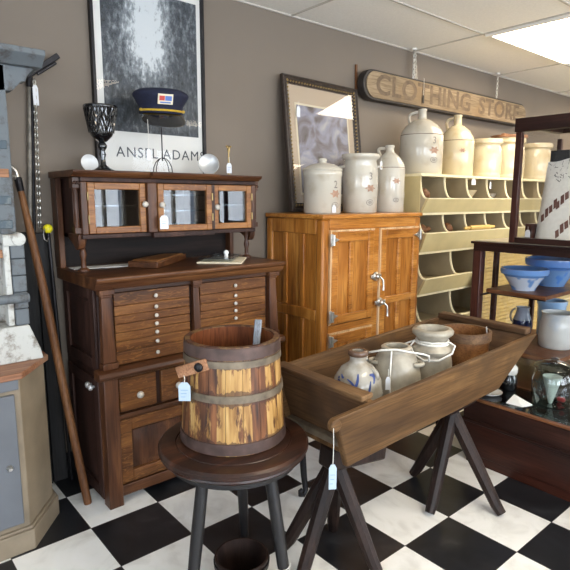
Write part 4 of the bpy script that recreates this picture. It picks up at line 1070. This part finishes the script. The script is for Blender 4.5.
obj('body', MB().lathe([(0, 0), (.04, 0), (.046, .01), (.046, .06), (.034, .085), (0, .085)], 28, c=(2.0, -.75, .355)), M_['black_glass'], t, smooth=50)
obj('lid', MB().lathe([(0, .085), (.04, .085), (.044, .095), (.044, .12), (.03, .135), (0, .137)], 28, c=(2.0, -.75, .355)), M_['white_glaze'], t, smooth=50)
single('paper_wrapper', 'folded pale paper lying on the low showcase beside the glass jar', 'paper', (1.83, -.9, .355), MB().hexa([(1.80, -.93, .355), (1.86, -.95, .355), (1.85, -.86, .355), (1.79, -.85, .355)], [(1.80, -.93, .357), (1.86, -.95, .36), (1.85, -.86, .39), (1.79, -.85, .357)]), M_['paper'], smooth=0)

# ------------------------------------------------------------------ dough trough on two trestles
TILT = -R_(2.4)
tx, ty, tz = 1.08, -.74, .60
TMX = Matrix.Translation((tx, ty, tz)) @ Matrix.Rotation(TILT, 4, 'Y') @ Matrix.Translation((-tx, -ty, -tz))
dt = thing('dough_trough', 'long weathered wooden dough trough with slanting sides on dark trestles', 'trough', (tx, ty, tz))
TX, TY = M_['trough_x'], M_['trough_y']
def tob(name, mb, mat, **kw):
    mb.v = [TMX @ v for v in mb.v]; return obj(name, mb, mat, dt, **kw)
def side(yr, yb, th, xl0, xl1, xr0, xr1):
    mb = MB()
    mb.hexa([(xl0, yb, .487), (xr0, yb, .487), (xr0, yb+th, .487), (xl0, yb+th, .487)], [(xl1, yr, .722), (xr1, yr, .722), (xr1, yr+th, .722), (xl1, yr+th, .722)])
    return mb
f = side(-1.0, -.93, .026, .545, .425, 1.545, 1.745)
f.tube([(.428, -1.0, .70), (.428, -.974, .70)], .022, 14)
tob('front_side', f, TX, bev=.006)
tob('back_side', side(-.506, -.576, .026, .59, .56, 1.545, 1.745), TX, bev=.006)
tob('floor_board', MB().box(.60, 1.54, -.925, -.555, .487, .51), TX, bev=.002)
def endb(xb, xr, th, grow):
    mb = MB(); mb.hexa([(xb, -.91, .50), (xb+th, -.91, .50), (xb+th, -.57, .50), (xb, -.57, .50)], [(xr, -.978, .722), (xr+th, -.978, .722), (xr+th, -.502, .722), (xr, -.502, .722)]); return mb
tob('end_board', endb(.615, .598, .024, 0), TY, bev=.003)
tob('end_board', endb(1.505, 1.70, .024, 0), TY, bev=.003)
tob('end_batten', MB().box(.577, .634, -.968, -.502, .722, .742), TY, bev=.005)
tob('end_batten', MB().box(1.688, 1.738, -.972, -.504, .722, .75), TY, bev=.004)
tob('foot_batten', MB().box(.585, .617, -.918, -.566, .515, .54), M_['hoop'], bev=.003)
price_tag('pale blue tag on a long string from the near corner of the dough trough', (.405, -1.003, .672), .024, .082, .118, -.6, 'tag_blue')
def trestle(label, x, y, zt, feet, apex, beam):
    t = thing('trestle', label, 'trestle', (x, y, 0), 'dark wooden trestles under the trough')
    a = Vector(apex)
    obj('cross_beam', MB().bar(beam[0], beam[1], .085, .085), M_['trestle'], t, bev=.010)
    for i, (fx_, fy_) in enumerate(feet):
        ft = Vector((fx_, fy_, 0)); d = (a-ft).normalized()
        top = ft + (a-ft)*1.0
        l_ = MB().tube([ft + Vector((0, 0, .012)), ft + d*.05, (ft+top)/2, top], [.021, .025, .029, .032], 9)
        obj('leg', l_, M_['trestle'], t, smooth=30)
    return t
trestle('dark splay-legged trestle under the near left end of the trough', .66, -.76, .44, [(.53, -.62), (.455, -.80), (.70, -.955), (.765, -.66)], (.665, -.76, .385), ((.60, -.775, .425), (.875, -.80, .395)))
trestle('dark splay-legged trestle under the far right end of the trough', 1.36, -.78, .46, [(1.39, -.60), (1.165, -.855), (1.40, -1.06)], (1.385, -.80, .40), ((1.30, -.80, .452), (1.56, -.78, .452)))
# scroll-footed iron stand behind the trough
st = thing('iron_stand', 'low black iron stand with scrolled feet behind the dough trough', 'stand', (1.38, -.38, 0))
for x in (.85, 1.91):
    p = [(x-.012, -.38, .42), (x-.010, -.38, .25), (x, -.385, .10), (x+.006, -.39, .03), (x-.012, -.395, .012), (x-.03, -.395, .02), (x-.032, -.395, .038), (x-.02, -.395, .042)]
    obj('leg', MB().tube(p, [.017, .016, .015, .013, .012, .011, .010, .009], 10), M_['iron'], st, smooth=60)
    obj('leg', MB().tube([(q[0], -.11+(-.38-q[1]), q[2]) for q in p], [.017, .016, .015, .013, .012, .011, .010, .009], 10), M_['iron'], st, smooth=60)
obj('top_plate', MB().box(.82, 1.94, -.41, -.08, .415, .435), M_['iron'], st, bev=.004)

# ------------------------------------------------------------------ stoneware in the trough
def tfloor(x): return tz + (.51-tz)/1.0 + (x-tx)*math.tan(-TILT) + .0015
x, y = .775, -.765; z = tfloor(x)
bp = [(0, 0), (.070, 0), (.078, .008), (.096, .09), (.098, .14), (.088, .195), (.062, .235), (.036, .252), (.031, .262), (.034, .285), (.037, .295), (.033, .298), (.024, .298), (.022, .26), (0, .24)]
t, rf = vessel('blue_decorated_jug', 'salt glazed jug with blue brushed flower in the left end of the trough', 'jug', x, y, z, bp, M_['stone_b'])
obj('lip', MB().lathe([(.033, .278), (.0385, .283), (.0395, .295), (.034, .3), (.024, .3), (.024, .29)], 30, c=(x, y, z), closed=True), M_['brown_glaze'], t, smooth=60)
def brush(pts, w):
    mb = MB()
    P = [Vector((a, b_, 0)) for a, b_ in pts]; n = len(P); vs = []
    for i, p in enumerate(P):
        d = (P[min(i+1, n-1)]-P[max(i-1, 0)]).normalized(); nn = Vector((-d.y, d.x, 0)); ww = w*(.35+.65*math.sin(PI*(i+.5)/n))
        vs += [p+nn*ww, p-nn*ww]
    mb.add(vs, [(2*i, 2*i+1, 2*i+3, 2*i+2) for i in range(n-1)]); return mb
dec = MB()
def curve(p0, p1, bend, w, n=9):
    p0 = Vector((p0[0], p0[1], 0)); p1 = Vector((p1[0], p1[1], 0)); d = p1-p0; nn = Vector((-d.y, d.x, 0))
    b_ = brush([tuple((p0 + d*k/n + nn*bend*math.sin(PI*k/n)).to_2d()) for k in range(n+1)], w); dec.add(b_.v, b_.f)
for args in (((.005, .055), (-.01, .0), .1, .005), ((-.01, .0), (.012, -.055), -.2, .006), ((.055, .03), (.012, -.05), .15, .005), ((-.035, .035), (-.005, -.01), .2, .004), ((-.015, -.055), (.045, -.058), .15, .007), ((.05, .05), (.07, .02), .4, .006)):
    curve(*args)
for k in range(26):
    r_ = random.uniform(.0, .032); a = random.uniform(0, 2*PI); p = (-.062+r_*math.cos(a), .012+r_*math.sin(a)); curve(p, (p[0]+random.uniform(-.014, .014), p[1]+random.uniform(-.012, .012)), .3, .0045, 4)
obj('blue_flower', wrap(dec, x, y, z+.172, rf, facing(x, y)-.05), M_['cobalt'], t, smooth=0)
handle_loop(t, x, y, facing(x, y)+1.1, .05, z+.185, z+.235, .03, .010, M_['stone_b'])
x, y = 1.0, -.77; z = tfloor(x)
t, rf = vessel('grey_jar', 'rough grey lugged jar with string in the middle of the trough', 'jar', x, y, z, [(0, 0), (.092, 0), (.100, .01), (.106, .09), (.100, .16), (.080, .225), (.064, .248), (.060, .254), (.062, .264), (.056, .268), (.044, .268), (.042, .25), (.08, .17), (.088, .05), (.08, .014), (0, .012)], M_['stone_g'])
lug(t, x, y, facing(x, y)-1.35, .088, z+.205, .03, M_['stone_g']); lug(t, x, y, facing(x, y)+1.3, .088, z+.205, .03, M_['stone_g'])
sp = MB(); fa = facing(x, y)
def pol(a, r, zz): return (x+r*math.cos(fa+a), y+r*math.sin(fa+a), z+zz)
sp.tube([pol(-1.45, .12, .225), pol(-1.2, .118, .245), pol(-.6, .098, .268), pol(.0, .075, .272), pol(.7, .085, .262), pol(1.2, .112, .25), pol(1.5, .128, .235), pol(1.7, .132, .205)], .0042, 7)
sp.tube([pol(-1.45, .12, .225), pol(-1.55, .118, .205), pol(-1.4, .122, .195), pol(-1.3, .121, .215)], .0042, 7)
sp.tube([pol(-.25, .074, .272), pol(-.22, .092, .22), pol(-.2, .107, .14), pol(-.15, .113, .06)], .0035, 7)
obj('string', sp, M_['string'], t, smooth=60)
price_tag('white paper tag on string on the blue decorated jug in the trough', (.845, -.855, .73), .018, .05, .03, -.6, ink=False)
x, y = 1.225, -.785; z = tfloor(x)
t, rf = vessel('flanged_jar', 'pale grey jar with double flanged rim tied with white cord', 'jar', x, y, z, [(0, 0), (.078, 0), (.085, .01), (.090, .09), (.086, .16), (.080, .19), (.090, .202), (.094, .212), (.088, .222), (.066, .236), (.062, .252), (.074, .268), (.086, .278), (.088, .29), (.082, .298), (.066, .3), (.056, .29), (.052, .25), (.07, .19), (.07, .03), (0, .02)], M_['stone_g'])
fa = facing(x, y); sp = MB()
sp.tube([pol(2*PI*k/28, .0665, .247+.002*math.sin(k)) for k in range(28)], .0045, 7, cyc=True)
sp.tube([pol(2*PI*k/28, .0685, .238) for k in range(28)], .0045, 7, cyc=True)
sp.tube([pol(-1.3, .075, .245), pol(-1.15, .098, .225), pol(-.8, .102, .20), pol(-.3, .100, .18), pol(.3, .102, .186), pol(.9, .104, .21), pol(1.25, .098, .235), pol(1.2, .075, .248)], .0042, 7)
sp.tube([pol(-1.3, .075, .245), pol(-1.45, .125, .22), pol(-1.3, .14, .185), pol(-1.15, .125, .16), pol(-1.1, .105, .19), pol(-1.2, .096, .225)], .0042, 7)
obj('cord', sp, M_['string'], t, smooth=60)
# bentwood measure
x, y = 1.455, -.80; z = tfloor(x) + .004
M_['measure'] = wood('bentwood', rgb(92, 58, 32), rgb(126, 84, 48), rgb(156, 110, 66), 'x', .45)
t, rf = vessel('bentwood_measure', 'round brown bentwood measure in the right end of the trough', 'measure', x, y, z, [(0, 0), (.100, 0), (.101, .01), (.108, .21), (.112, .212), (.114, .235), (.112, .245), (.104, .245), (.098, .02), (0, .016)], M_['measure'])
obj('rim_band', MB().lathe([(.109, .205), (.1155, .206), (.1165, .244), (.112, .248), (.104, .247), (.104, .24), (.109, .238)], 44, c=(x, y, z), closed=True), M_['trough_y'], t, smooth=50)
fa = facing(x, y)
obj('wire_loop', MB().tube([pol(1.9, .104, .225), pol(1.9, .098, .26), pol(1.7, .09, .262), pol(1.5, .102, .2)], .002, 6), M_['nickel'], t)

# ------------------------------------------------------------------ round stool
sx_, sy_, sz_ = .287, -.641, .55
stl = thing('round_stool', 'round dark worn stool with three black splayed legs', 'stool', (sx_, sy_, 0))
obj('seat', MB().lathe([(0, .505), (.225, .505), (.245, .508), (.252, .516), (.250, .522), (.257, .528), (.257, .540), (.250, .548), (.238, .55), (.2, .549), (.197, .546), (.194, .549), (0, .549)], 72, c=(sx_, sy_, 0)), M_['stool_top'], stl, smooth=35)
obj('apron', MB().lathe([(.16, .475), (.215, .475), (.222, .48), (.222, .506), (.16, .506)], 60, c=(sx_, sy_, 0), closed=True), M_['stool_leg'], stl, smooth=40)
for a in (197, 281, 47):
    c, s = math.cos(R_(a)), math.sin(R_(a))
    obj('leg', MB().tube([(sx_+.25*c, sy_+.25*s, .0), (sx_+.245*c, sy_+.245*s, .02), (sx_+.20*c, sy_+.20*s, .27), (sx_+.157*c, sy_+.157*s, .507)], [.016, .017, .021, .020], 14), M_['stool_leg'], stl, smooth=50)
# ------------------------------------------------------------------ sugar bucket on the stool
def stave_mat():
    m, nt, b, o = newmat('flaking_yellow_staves')
    tc = N(nt, 'ShaderNodeTexCoord'); sx = N(nt, 'ShaderNodeSeparateXYZ'); L(nt, tc.outputs['Object'], sx.inputs[0])
    at = N(nt, 'ShaderNodeMath', operation='ARCTAN2'); L(nt, sx.outputs[1], at.inputs[0]); L(nt, sx.outputs[0], at.inputs[1])
    dv = N(nt, 'ShaderNodeMath', operation='MULTIPLY_ADD'); dv.inputs[1].default_value = NST/(2*PI); dv.inputs[2].default_value = NST/2; L(nt, at.outputs[0], dv.inputs[0])
    fl = N(nt, 'ShaderNodeMath', operation='FLOOR'); L(nt, dv.outputs[0], fl.inputs[0])
    wn = N(nt, 'ShaderNodeTexWhiteNoise', noise_dimensions='1D'); L(nt, fl.outputs[0], wn.inputs['W'])
    n = N(nt, 'ShaderNodeTexNoise', noise_dimensions='4D'); n.inputs['Scale'].default_value = 1; n.inputs['Detail'].default_value = 7; n.inputs['Roughness'].default_value = .65; L(nt, coords(nt, (34, 34, 7)), n.inputs['Vector']); L(nt, wn.outputs['Value'], n.inputs['W'])
    g = N(nt, 'ShaderNodeTexNoise'); g.inputs['Scale'].default_value = 1; g.inputs['Detail'].default_value = 5; L(nt, coords(nt, (60, 60, 5)), g.inputs['Vector'])
    rw = ramp(nt, [(.3, rgb(44, 24, 15)), (.5, rgb(92, 54, 30)), (.7, rgb(136, 86, 50))]); L(nt, g.outputs[0], rw.inputs[0])
    ry = ramp(nt, [(.3, rgb(128, 88, 44)), (.5, rgb(174, 134, 76)), (.75, rgb(198, 164, 108))]); L(nt, g.outputs[0], ry.inputs[0])
    sm = N(nt, 'ShaderNodeMath', operation='MULTIPLY_ADD'); sm.inputs[1].default_value = .26; L(nt, wn.outputs['Value'], sm.inputs[0]); L(nt, n.outputs[0], sm.inputs[2])
    # paint survives best between the hoops
    pk = ramp(nt, [(.615, (0, 0, 0, 1)), (.67, (1, 1, 1, 1))]); L(nt, sm.outputs[0], pk.inputs[0])
    mx = N(nt, 'ShaderNodeMix', data_type='RGBA'); L(nt, pk.outputs[0], mx.inputs[0]); L(nt, rw.outputs[0], mx.inputs[6]); L(nt, ry.outputs[0], mx.inputs[7])
    # rust bleed just under each hoop
    mn = None
    for z in HOOPZ:
        sb = N(nt, 'ShaderNodeMath', operation='SUBTRACT'); sb.inputs[1].default_value = z; L(nt, sx.outputs[2], sb.inputs[0])
        ab = N(nt, 'ShaderNodeMath', operation='ABSOLUTE'); L(nt, sb.outputs[0], ab.inputs[0])
        if mn is None: mn = ab
        else:
            q = N(nt, 'ShaderNodeMath', operation='MINIMUM'); L(nt, mn.outputs[0], q.inputs[0]); L(nt, ab.outputs[0], q.inputs[1]); mn = q
    ad = N(nt, 'ShaderNodeMath', operation='MULTIPLY_ADD'); ad.inputs[1].default_value = .07; L(nt, n.outputs[0], ad.inputs[0]); ad.inputs[2].default_value = -.012
    ls = N(nt, 'ShaderNodeMath', operation='LESS_THAN'); L(nt, mn.outputs[0], ls.inputs[0]); L(nt, ad.outputs[0], ls.inputs[1])
    st_ = N(nt, 'ShaderNodeMath', operation='MULTIPLY'); st_.inputs[1].default_value = .75; L(nt, ls.outputs[0], st_.inputs[0])
    m2 = N(nt, 'ShaderNodeMix', data_type='RGBA'); L(nt, st_.outputs[0], m2.inputs[0]); L(nt, mx.outputs[2], m2.inputs[6]); m2.inputs[7].default_value = rgb(66, 38, 26)
    L(nt, m2.outputs[2], b.inputs['Base Color']); b.inputs['Roughness'].default_value = .5
    bump(nt, b, n.outputs[0], .3, .002)
    return m
NST = 19
bx, by, bz = .305, -.612, .5505
BH, RB, RT = .352, .180, .159
HOOPZ = (.022, .185, .305, .338)
bu = thing('stave_bucket', 'large staved wooden bucket with flaking yellow paint on the round stool', 'bucket', (bx, by, bz))
s = MB()
for i in range(NST):
    a0, a1 = 2*PI*i/NST + .004, 2*PI*(i+1)/NST - .004
    n = 5; A = [a0+(a1-a0)*k/n for k in range(n+1)]
    for (ro0, ri0, z0), (ro1, ri1, z1) in (((RB, RB-.016, 0), (RT, RT-.016, BH)),):
        vs = []
        for a in A: vs += [(bx+ro0*math.cos(a), by+ro0*math.sin(a), bz+z0), (bx+ri0*math.cos(a), by+ri0*math.sin(a), bz+z0), (bx+ro1*math.cos(a), by+ro1*math.sin(a), bz+z1), (bx+ri1*math.cos(a), by+ri1*math.sin(a), bz+z1)]
        fs = []
        for k in range(n):
            p, q = 4*k, 4*(k+1)
            fs += [(p, q, q+2, p+2), (p+1, p+3, q+3, q+1), (p+2, q+2, q+3, p+3), (p, p+1, q+1, q)]
        fs += [(0, 2, 3, 1), (4*n, 4*n+1, 4*n+3, 4*n+2)]
        s.add(vs, fs)
obj('staves', s, stave_mat(), bu, smooth=30)
M_['inside'] = wood('bucket_inside', rgb(70, 36, 20), rgb(112, 62, 34), rgb(140, 84, 48), 'z', .5)
obj('lining', MB().lathe([(0, .02), (RB-.0165, .02), (RT-.0165, BH-.004), (RT-.019, BH-.004), (RB-.019, .026), (0, .026)], 60, c=(bx, by, bz)), M_['inside'], bu, smooth=40)
def rz(z): return RB + (RT-RB)*z/BH
for z, hh, mt in ((.022, .036, 'hoop_dark'), (.185, .024, 'hoop'), (.296, .022, 'hoop'), (.330, .036, 'hoop_dark')):
    z0, z1 = z-hh/2, z+hh/2
    obj('hoop', MB().lathe([(rz(z0)-.001, z0), (rz(z0)+.004, z0), (rz(z1)+.004, z1), (rz(z1)-.001, z1)], 64, c=(bx, by, bz), closed=True), M_[mt], bu, smooth=40)
ea = R_(196)
ex, ey, ez = bx+(RT+.012)*math.cos(ea), by+(RT+.012)*math.sin(ea), bz+.285
EM = Matrix.Translation((ex, ey, ez)) @ Matrix.Rotation(ea+PI/2+.3, 4, 'Z') @ Matrix.Rotation(R_(-20), 4, 'Y')
eo = obj('bail_end', MB().box(-.078, .036, -.007, .007, -.018, .020, EM), M_['leather'], bu, bev=.004)
obj('iron_button', MB().ball((.006, -.010, .0), .015, 16, 10, (1, .6, 1), M=EM), M_['iron'], eo, smooth=60)
e2 = R_(17)
obj('iron_button', MB().ball((bx+(RT+.008)*math.cos(e2), by+(RT+.008)*math.sin(e2), bz+.30), .012, 14, 8), M_['iron'], bu, smooth=60)
price_tag('pale blue paper tag hanging from the wooden ear of the staved bucket', EM @ Vector((-.05, -.014, -.012)), .038, .062, .022, -.7, 'tag_blue')
sc = thing('wooden_paddle', 'grey wooden paddle standing in the staved bucket', 'paddle', (bx+.04, by+.0, bz+.03))
M_['grey_wood'] = wood('grey_painted_wood', rgb(104, 110, 118), rgb(134, 140, 150), rgb(160, 166, 174), 'z', .5)
obj('handle', MB().bar((bx+.06, by-.03, bz+.12), (bx+.128, by+.02, bz+.385), .026, .014), M_['grey_wood'], sc, bev=.004)
obj('blade', MB().bar((bx+.045, by-.045, bz+.032), (bx+.06, by-.03, bz+.125), .07, .012, w2=.04), M_['grey_wood'], sc, bev=.003)
# ------------------------------------------------------------------ small bucket on the floor
fb = thing('small_bucket', 'small dark wooden bucket on the tiled floor under the stool', 'bucket', (.272, -.70, 0))
x, y = .272, -.70
obj('staves', MB().lathe([(0, .0), (.080, 0), (.095, .140), (.093, .143), (.087, .143), (.074, .015), (0, .012)], 20, c=(x, y, 0)), M_['trestle'], fb, smooth=20)
for z in (.03, .118):
    r = .080+.015*z/.14
    obj('hoop', MB().lathe([(r, z-.01), (r+.003, z-.01), (r+.005, z+.01), (r+.001, z+.01)], 40, c=(x, y, 0), closed=True), M_['iron'], fb)
lx, ly_ = sx_+.222*math.cos(R_(281)), sy_+.222*math.sin(R_(281))
price_tag('pale blue tag tied round a leg of the round stool', (lx+.002, ly_-.024, .165), .042, .06, .028, -.5, 'tag_blue')
obj('leg_loop', MB().tube([(lx+.024*math.cos(2*PI*k/16), ly_+.002+.024*math.sin(2*PI*k/16), .165+.006*math.cos(2*PI*k/16)) for k in range(16)], .0015, 6, cyc=True), M_['string'], bpy.data.objects[[o.name for o in bpy.data.objects if o.get('label', '').startswith('pale blue tag tied round')][0]])

# ------------------------------------------------------------------ left edge: canted cupboard and painted hutch
M_['grey_paint'] = plain('blue_grey_paint', rgb(98, 101, 106), .5, noise=.1, nscale=6)
M_['tan_paint'] = plain('worn_tan_paint', rgb(132, 118, 98), .55, noise=.16, nscale=9)
M_['red_top'] = wood('reddish_counter_wood', rgb(112, 72, 52), rgb(146, 102, 76), rgb(172, 128, 100), 'x', .5, wear=rgb(160, 130, 106))
cc = thing('canted_cupboard', 'tan and grey painted cupboard with a canted corner and wooden top', 'cupboard', (-.6, .3, 0))
def canted(g):  # footprint grown by g
    return [(-1.15-g, .03-g), (-.222+g*.4, .03-g), (-.085+g, .205-g*.4), (-.085+g, .52), (-1.15-g, .52)]
obj('body', MB().prism(canted(0), 'z', .08, .695), M_['tan_paint'], cc, bev=.004)
obj('base_moulding', MB().prism(canted(.02), 'z', 0, .085).prism(canted(.012), 'z', .085, .097), M_['tan_paint'], cc, bev=.003)
obj('top', MB().prism(canted(.018), 'z', .695, .72), M_['red_top'], cc, bev=.004)
o = obj('door', MB().box(-.66, -.245, .014, .031, .12, .64), M_['grey_paint'], cc, bev=.004)
obj('door', MB().box(-1.09, -.68, .014, .031, .12, .64), M_['grey_paint'], cc, bev=.004)
obj('catch', MB().lathe([(0, 0), (.012, 0), (.012, .006), (.006, .018), (0, .018)], 14, M=Matrix.Translation((-.282, .014, .36)) @ Matrix.Rotation(PI/2, 4, 'X')), M_['nickel'], o, smooth=60)
obj('cornice_strip', MB().box(-1.15, -.228, .02, .031, .655, .695), M_['grey_paint'], cc, bev=.002)
def chippy(name, base, under, thr=(.5, .62)):
    m, nt, b, o = newmat(name)
    n = N(nt, 'ShaderNodeTexNoise'); n.inputs['Scale'].default_value = 14; n.inputs['Detail'].default_value = 8; n.inputs['Roughness'].default_value = .7
    L(nt, coords(nt), n.inputs['Vector']); r = ramp(nt, [(thr[0], base), (thr[1], under)]); L(nt, n.outputs[0], r.inputs[0]); L(nt, r.outputs[0], b.inputs['Base Color']); b.inputs['Roughness'].default_value = .7
    bump(nt, b, n.outputs[0], .3, .002); return m
M_['chip_white'] = chippy('chipped_white_paint', rgb(188, 188, 182), rgb(128, 120, 110))
M_['chip_grey'] = chippy('chipped_grey_paint', rgb(96, 102, 106), rgb(72, 70, 68))
M_['chip_teal'] = chippy('chipped_slate_paint', rgb(72, 84, 92), rgb(120, 126, 126), (.55, .7))
hu = thing('painted_hutch', 'chipped white and grey painted hutch top with cornice at the left edge', 'hutch', (-.55, .25, .72))
HX = -.136
o = MB(); o.prism([(-1.0, .72), (-.094, .72), (-.104, .765), (-.140, .865), (-1.0, .865)], 'y', .155, .36)
obj('plinth', o, M_['chip_white'], hu, bev=.004)
o = MB()
for k in range(5): o.box(HX-.05, HX, .16, .22, .867+k*.066, .867+k*.066+.064)
obj('lower_post', o, M_['chip_grey'], hu, bev=.004)
obj('inner_strip', MB().box(HX-.075, HX-.052, .165, .215, .867, 1.195), M_['chip_white'], hu, bev=.004)
obj('scroll', MB().tube([(HX-.020, .15, 1.205), (HX-.020, .23, 1.205)], .026, 18).box(HX-.075, HX-.02, .155, .225, 1.18, 1.225), M_['chip_white'], hu, bev=.004)
obj('upper_post', MB().box(HX-.075, HX-.018, .18, .25, 1.225, 1.86), M_['chip_grey'], hu, bev=.004)
for z, mt in ((.976, 'chip_grey'), (1.15, 'leather'), (1.262, 'chip_teal'), (1.354, 'chip_teal'), (1.455, 'leather'), (1.56, 'chip_teal')):
    obj('cross_rail', MB().box(-1.0, HX-.03 if z > 1.2 else HX-.06, .175, .215, z-.016, z+.016) if z != .976 else MB().tube([(-1.0, .15, z), (HX, .15, z)], .018, 12), M_[mt], hu, bev=.003 if z != .976 else 0)
obj('back_panel', MB().box(-1.0, HX-.05, .30, .32, .865, 1.86), M_['chip_white'], hu)
o = MB(); o.prism([(.10, 1.905), (.10, 1.885), (.13, 1.865), (.15, 1.85), (.36, 1.85), (.36, 1.905)], 'x', -1.05, -.028)
obj('cornice', o, M_['chip_grey'], hu, bev=.003)
o = MB(); o.prism([(-.05, 1.85), (-.075, 1.82), (-.082, 1.80), (-.10, 1.795), (-.13, 1.76), (-.2, 1.75), (-.2, 1.85)], 'y', .18, .24)
obj('bracket', o, M_['chip_grey'], hu, bev=.003)
# ------------------------------------------------------------------ tools leaning in the corner
M_['black_board'] = wood('blackened_board', rgb(24, 23, 24), rgb(38, 37, 37), rgb(58, 56, 54), 'z', .6)
single('dark_plank', 'wider blackened plank leaning on the wall beside the oak cabinet', 'plank', (.03, .49, 0), MB().hexa([(.0, .478, 0), (.066, .478, 0), (.066, .498, 0), (.0, .498, 0)], [(.0, .50, 1.205), (.066, .50, 1.205), (.066, .52, 1.205), (.0, .52, 1.205)]), M_['black_board'], bev=.003)
single('dark_plank', 'blackened plank leaning on the wall by the canted cupboard', 'plank', (-.04, .48, 0), MB().hexa([(-.060, .470, 0), (-.006, .470, 0), (-.006, .49, 0), (-.060, .49, 0)], [(-.055, .50, 1.21), (-.004, .50, 1.21), (-.004, .52, 1.21), (-.055, .52, 1.21)]), M_['black_board'], bev=.003)
pt = thing('iron_post_tool', 'tall grey pole with slanting bar head leaning in the corner', 'pole', (-.06, .53, 0))
M_['grey_metal'] = plain('weathered_grey_pole', rgb(128, 122, 112), .55, .2, .35, 30)
obj('shaft', MB().tube([(-.055, .532, 0), (-.015, .532, 1.18), (.030, .532, 1.86)], .0105, 10), M_['grey_metal'], pt, smooth=60)
obj('side_rod', MB().tube([(-.038, .53, .0), (.003, .53, 1.18), (.034, .525, 1.80), (.04, .525, 1.84)], .0075, 8), M_['iron'], pt, smooth=60)
h = MB(); h.bar((.015, .525, 1.885), (.150, .50, 1.99), .022, .024); h.bar((.055, .50, 1.897), (.135, .49, 1.955), .016, .012); h.tube([(.028, .532, 1.845), (.030, .528, 1.9)], .014, 10)
obj('bar_head', h, M_['iron'], pt, bev=.003)
c = chain(MB(), (.043, .505, 1.87), (.018, .487, 1.23), .022, .0026)
single('hanging_chain', 'thin steel chain hanging down beside the grey pole', 'chain', (.03, .5, 1.23), c, M_['nickel'])
price_tag('white paper tag at the head of the tall grey pole', (.042, .497, 1.87), .03, .085, .02, .5, ink=False)
yk = thing('black_rod', 'thin black rod with a bright yellow cap beside the oak cabinet', 'rod', (.078, .47, 0))
obj('shaft', MB().tube([(.076, .455, 0), (.062, .46, .6), (.046, .466, 1.21)], .0085, 8), M_['iron'], yk, smooth=60)
obj('cap', MB().ball((.046, .466, 1.225), .021, 16, 10), M_['yellow_paint'], yk, smooth=60)
obj('wire_hook', MB().tube([(.034, .458, 1.235), (.022, .452, 1.205), (.024, .45, 1.178), (.036, .452, 1.17), (.044, .458, 1.185)], .003, 6), M_['nickel'], yk)
wp = thing('hooked_pole', 'long brown wooden pole with a curved iron hook leaning by the oak cabinet', 'pole', (.055, .19, 0))
obj('shaft', MB().tube([(.058, .192, 0), (.057, .194, .012), (.026, .30, .46), (-.006, .385, .912), (-.034, .445, 1.21), (-.055, .485, 1.42)], [.0165, .018, .0185, .019, .017, .013], 12), M_['pole_wood'], wp, smooth=60)
obj('ferrule', MB().tube([(-.052, .479, 1.39), (-.059, .49, 1.45)], .016, 12), M_['iron'], wp)
obj('hook', MB().tube([(-.058, .489, 1.44), (-.062, .492, 1.475), (-.08, .49, 1.495), (-.102, .48, 1.49)], [.011, .010, .008, .005], 8).tube([(-.058, .489, 1.43), (-.075, .48, 1.455), (-.095, .47, 1.452)], [.008, .007, .004], 8), M_['nickel'], wp, smooth=60)

x, y = 1.525, .215; a_ = facing(x, y) + .62
price_tag('small cream tag low on the side of the lidded crock', (x+.1165*math.cos(a_), y+.1165*math.sin(a_), TI+.062), .026, .042, .012, a_+PI/2, ink=False)
GROUPS = {'price_tag': 'paper price tags', 'stoneware_jug': 'stoneware jugs', 'stoneware_jar': 'stoneware jars on the bins', 'pottery_bowl': 'blue bowls in the display case', 'dark_plank': 'blackened planks on the wall'}
for o in COL.objects:
    if o.parent is None and o.name.split('.')[0] in GROUPS: o['group'] = GROUPS[o.name.split('.')[0]]
# ------------------------------------------------------------------ daylight and camera
wd = bpy.data.worlds.new('World'); SC.world = wd; wd.use_nodes = True
bg = wd.node_tree.nodes['Background']; bg.inputs[0].default_value = (.62, .78, 1.0, 1); bg.inputs[1].default_value = 2.2
def daylight(name, loc, rot, sx, sy, power, col):
    l = bpy.data.lights.new(name, 'AREA'); l.shape = 'RECTANGLE'; l.size = sx; l.size_y = sy; l.energy = power; l.color = col
    o = bpy.data.objects.new(name, l); COL.objects.link(o); o.location = loc; o.rotation_euler = rot
DAY = (.87, .93, 1.0)
for (p, q, s, h) in FO: daylight('window_daylight', ((p+q)/2, Y0-.3, (s+h)/2), (R_(90), 0, 0), q-p, h-s, 46*(q-p), DAY)
for (p, q, s, h) in LO: daylight('window_daylight', (X0-.3, (p+q)/2, (s+h)/2), (R_(90), 0, R_(-90)), q-p, h-s, 28, DAY)
cam = bpy.data.cameras.new('camera'); co = bpy.data.objects.new('camera', cam); COL.objects.link(co)
yaw, pitch, roll = .702, -.161, .003
F = Vector((math.sin(yaw)*math.cos(pitch), math.cos(yaw)*math.cos(pitch), math.sin(pitch)))
Rt = Vector((math.cos(yaw), -math.sin(yaw), 0)); U = Rt.cross(F)
R2 = math.cos(roll)*Rt + math.sin(roll)*U; U2 = -math.sin(roll)*Rt + math.cos(roll)*U
mw = Matrix((R2, U2, -F)).transposed().to_4x4(); mw.translation = CAMP
co.matrix_world = mw
cam.sensor_width = 36; cam.lens = 535.37/570*36; cam.clip_start = .02
SC.camera = co
vs_ = SC.view_settings; vs_.view_transform = 'Standard'; vs_.look = 'None'; vs_.gamma = 1; vs_.use_curve_mapping = False; vs_.exposure = .55
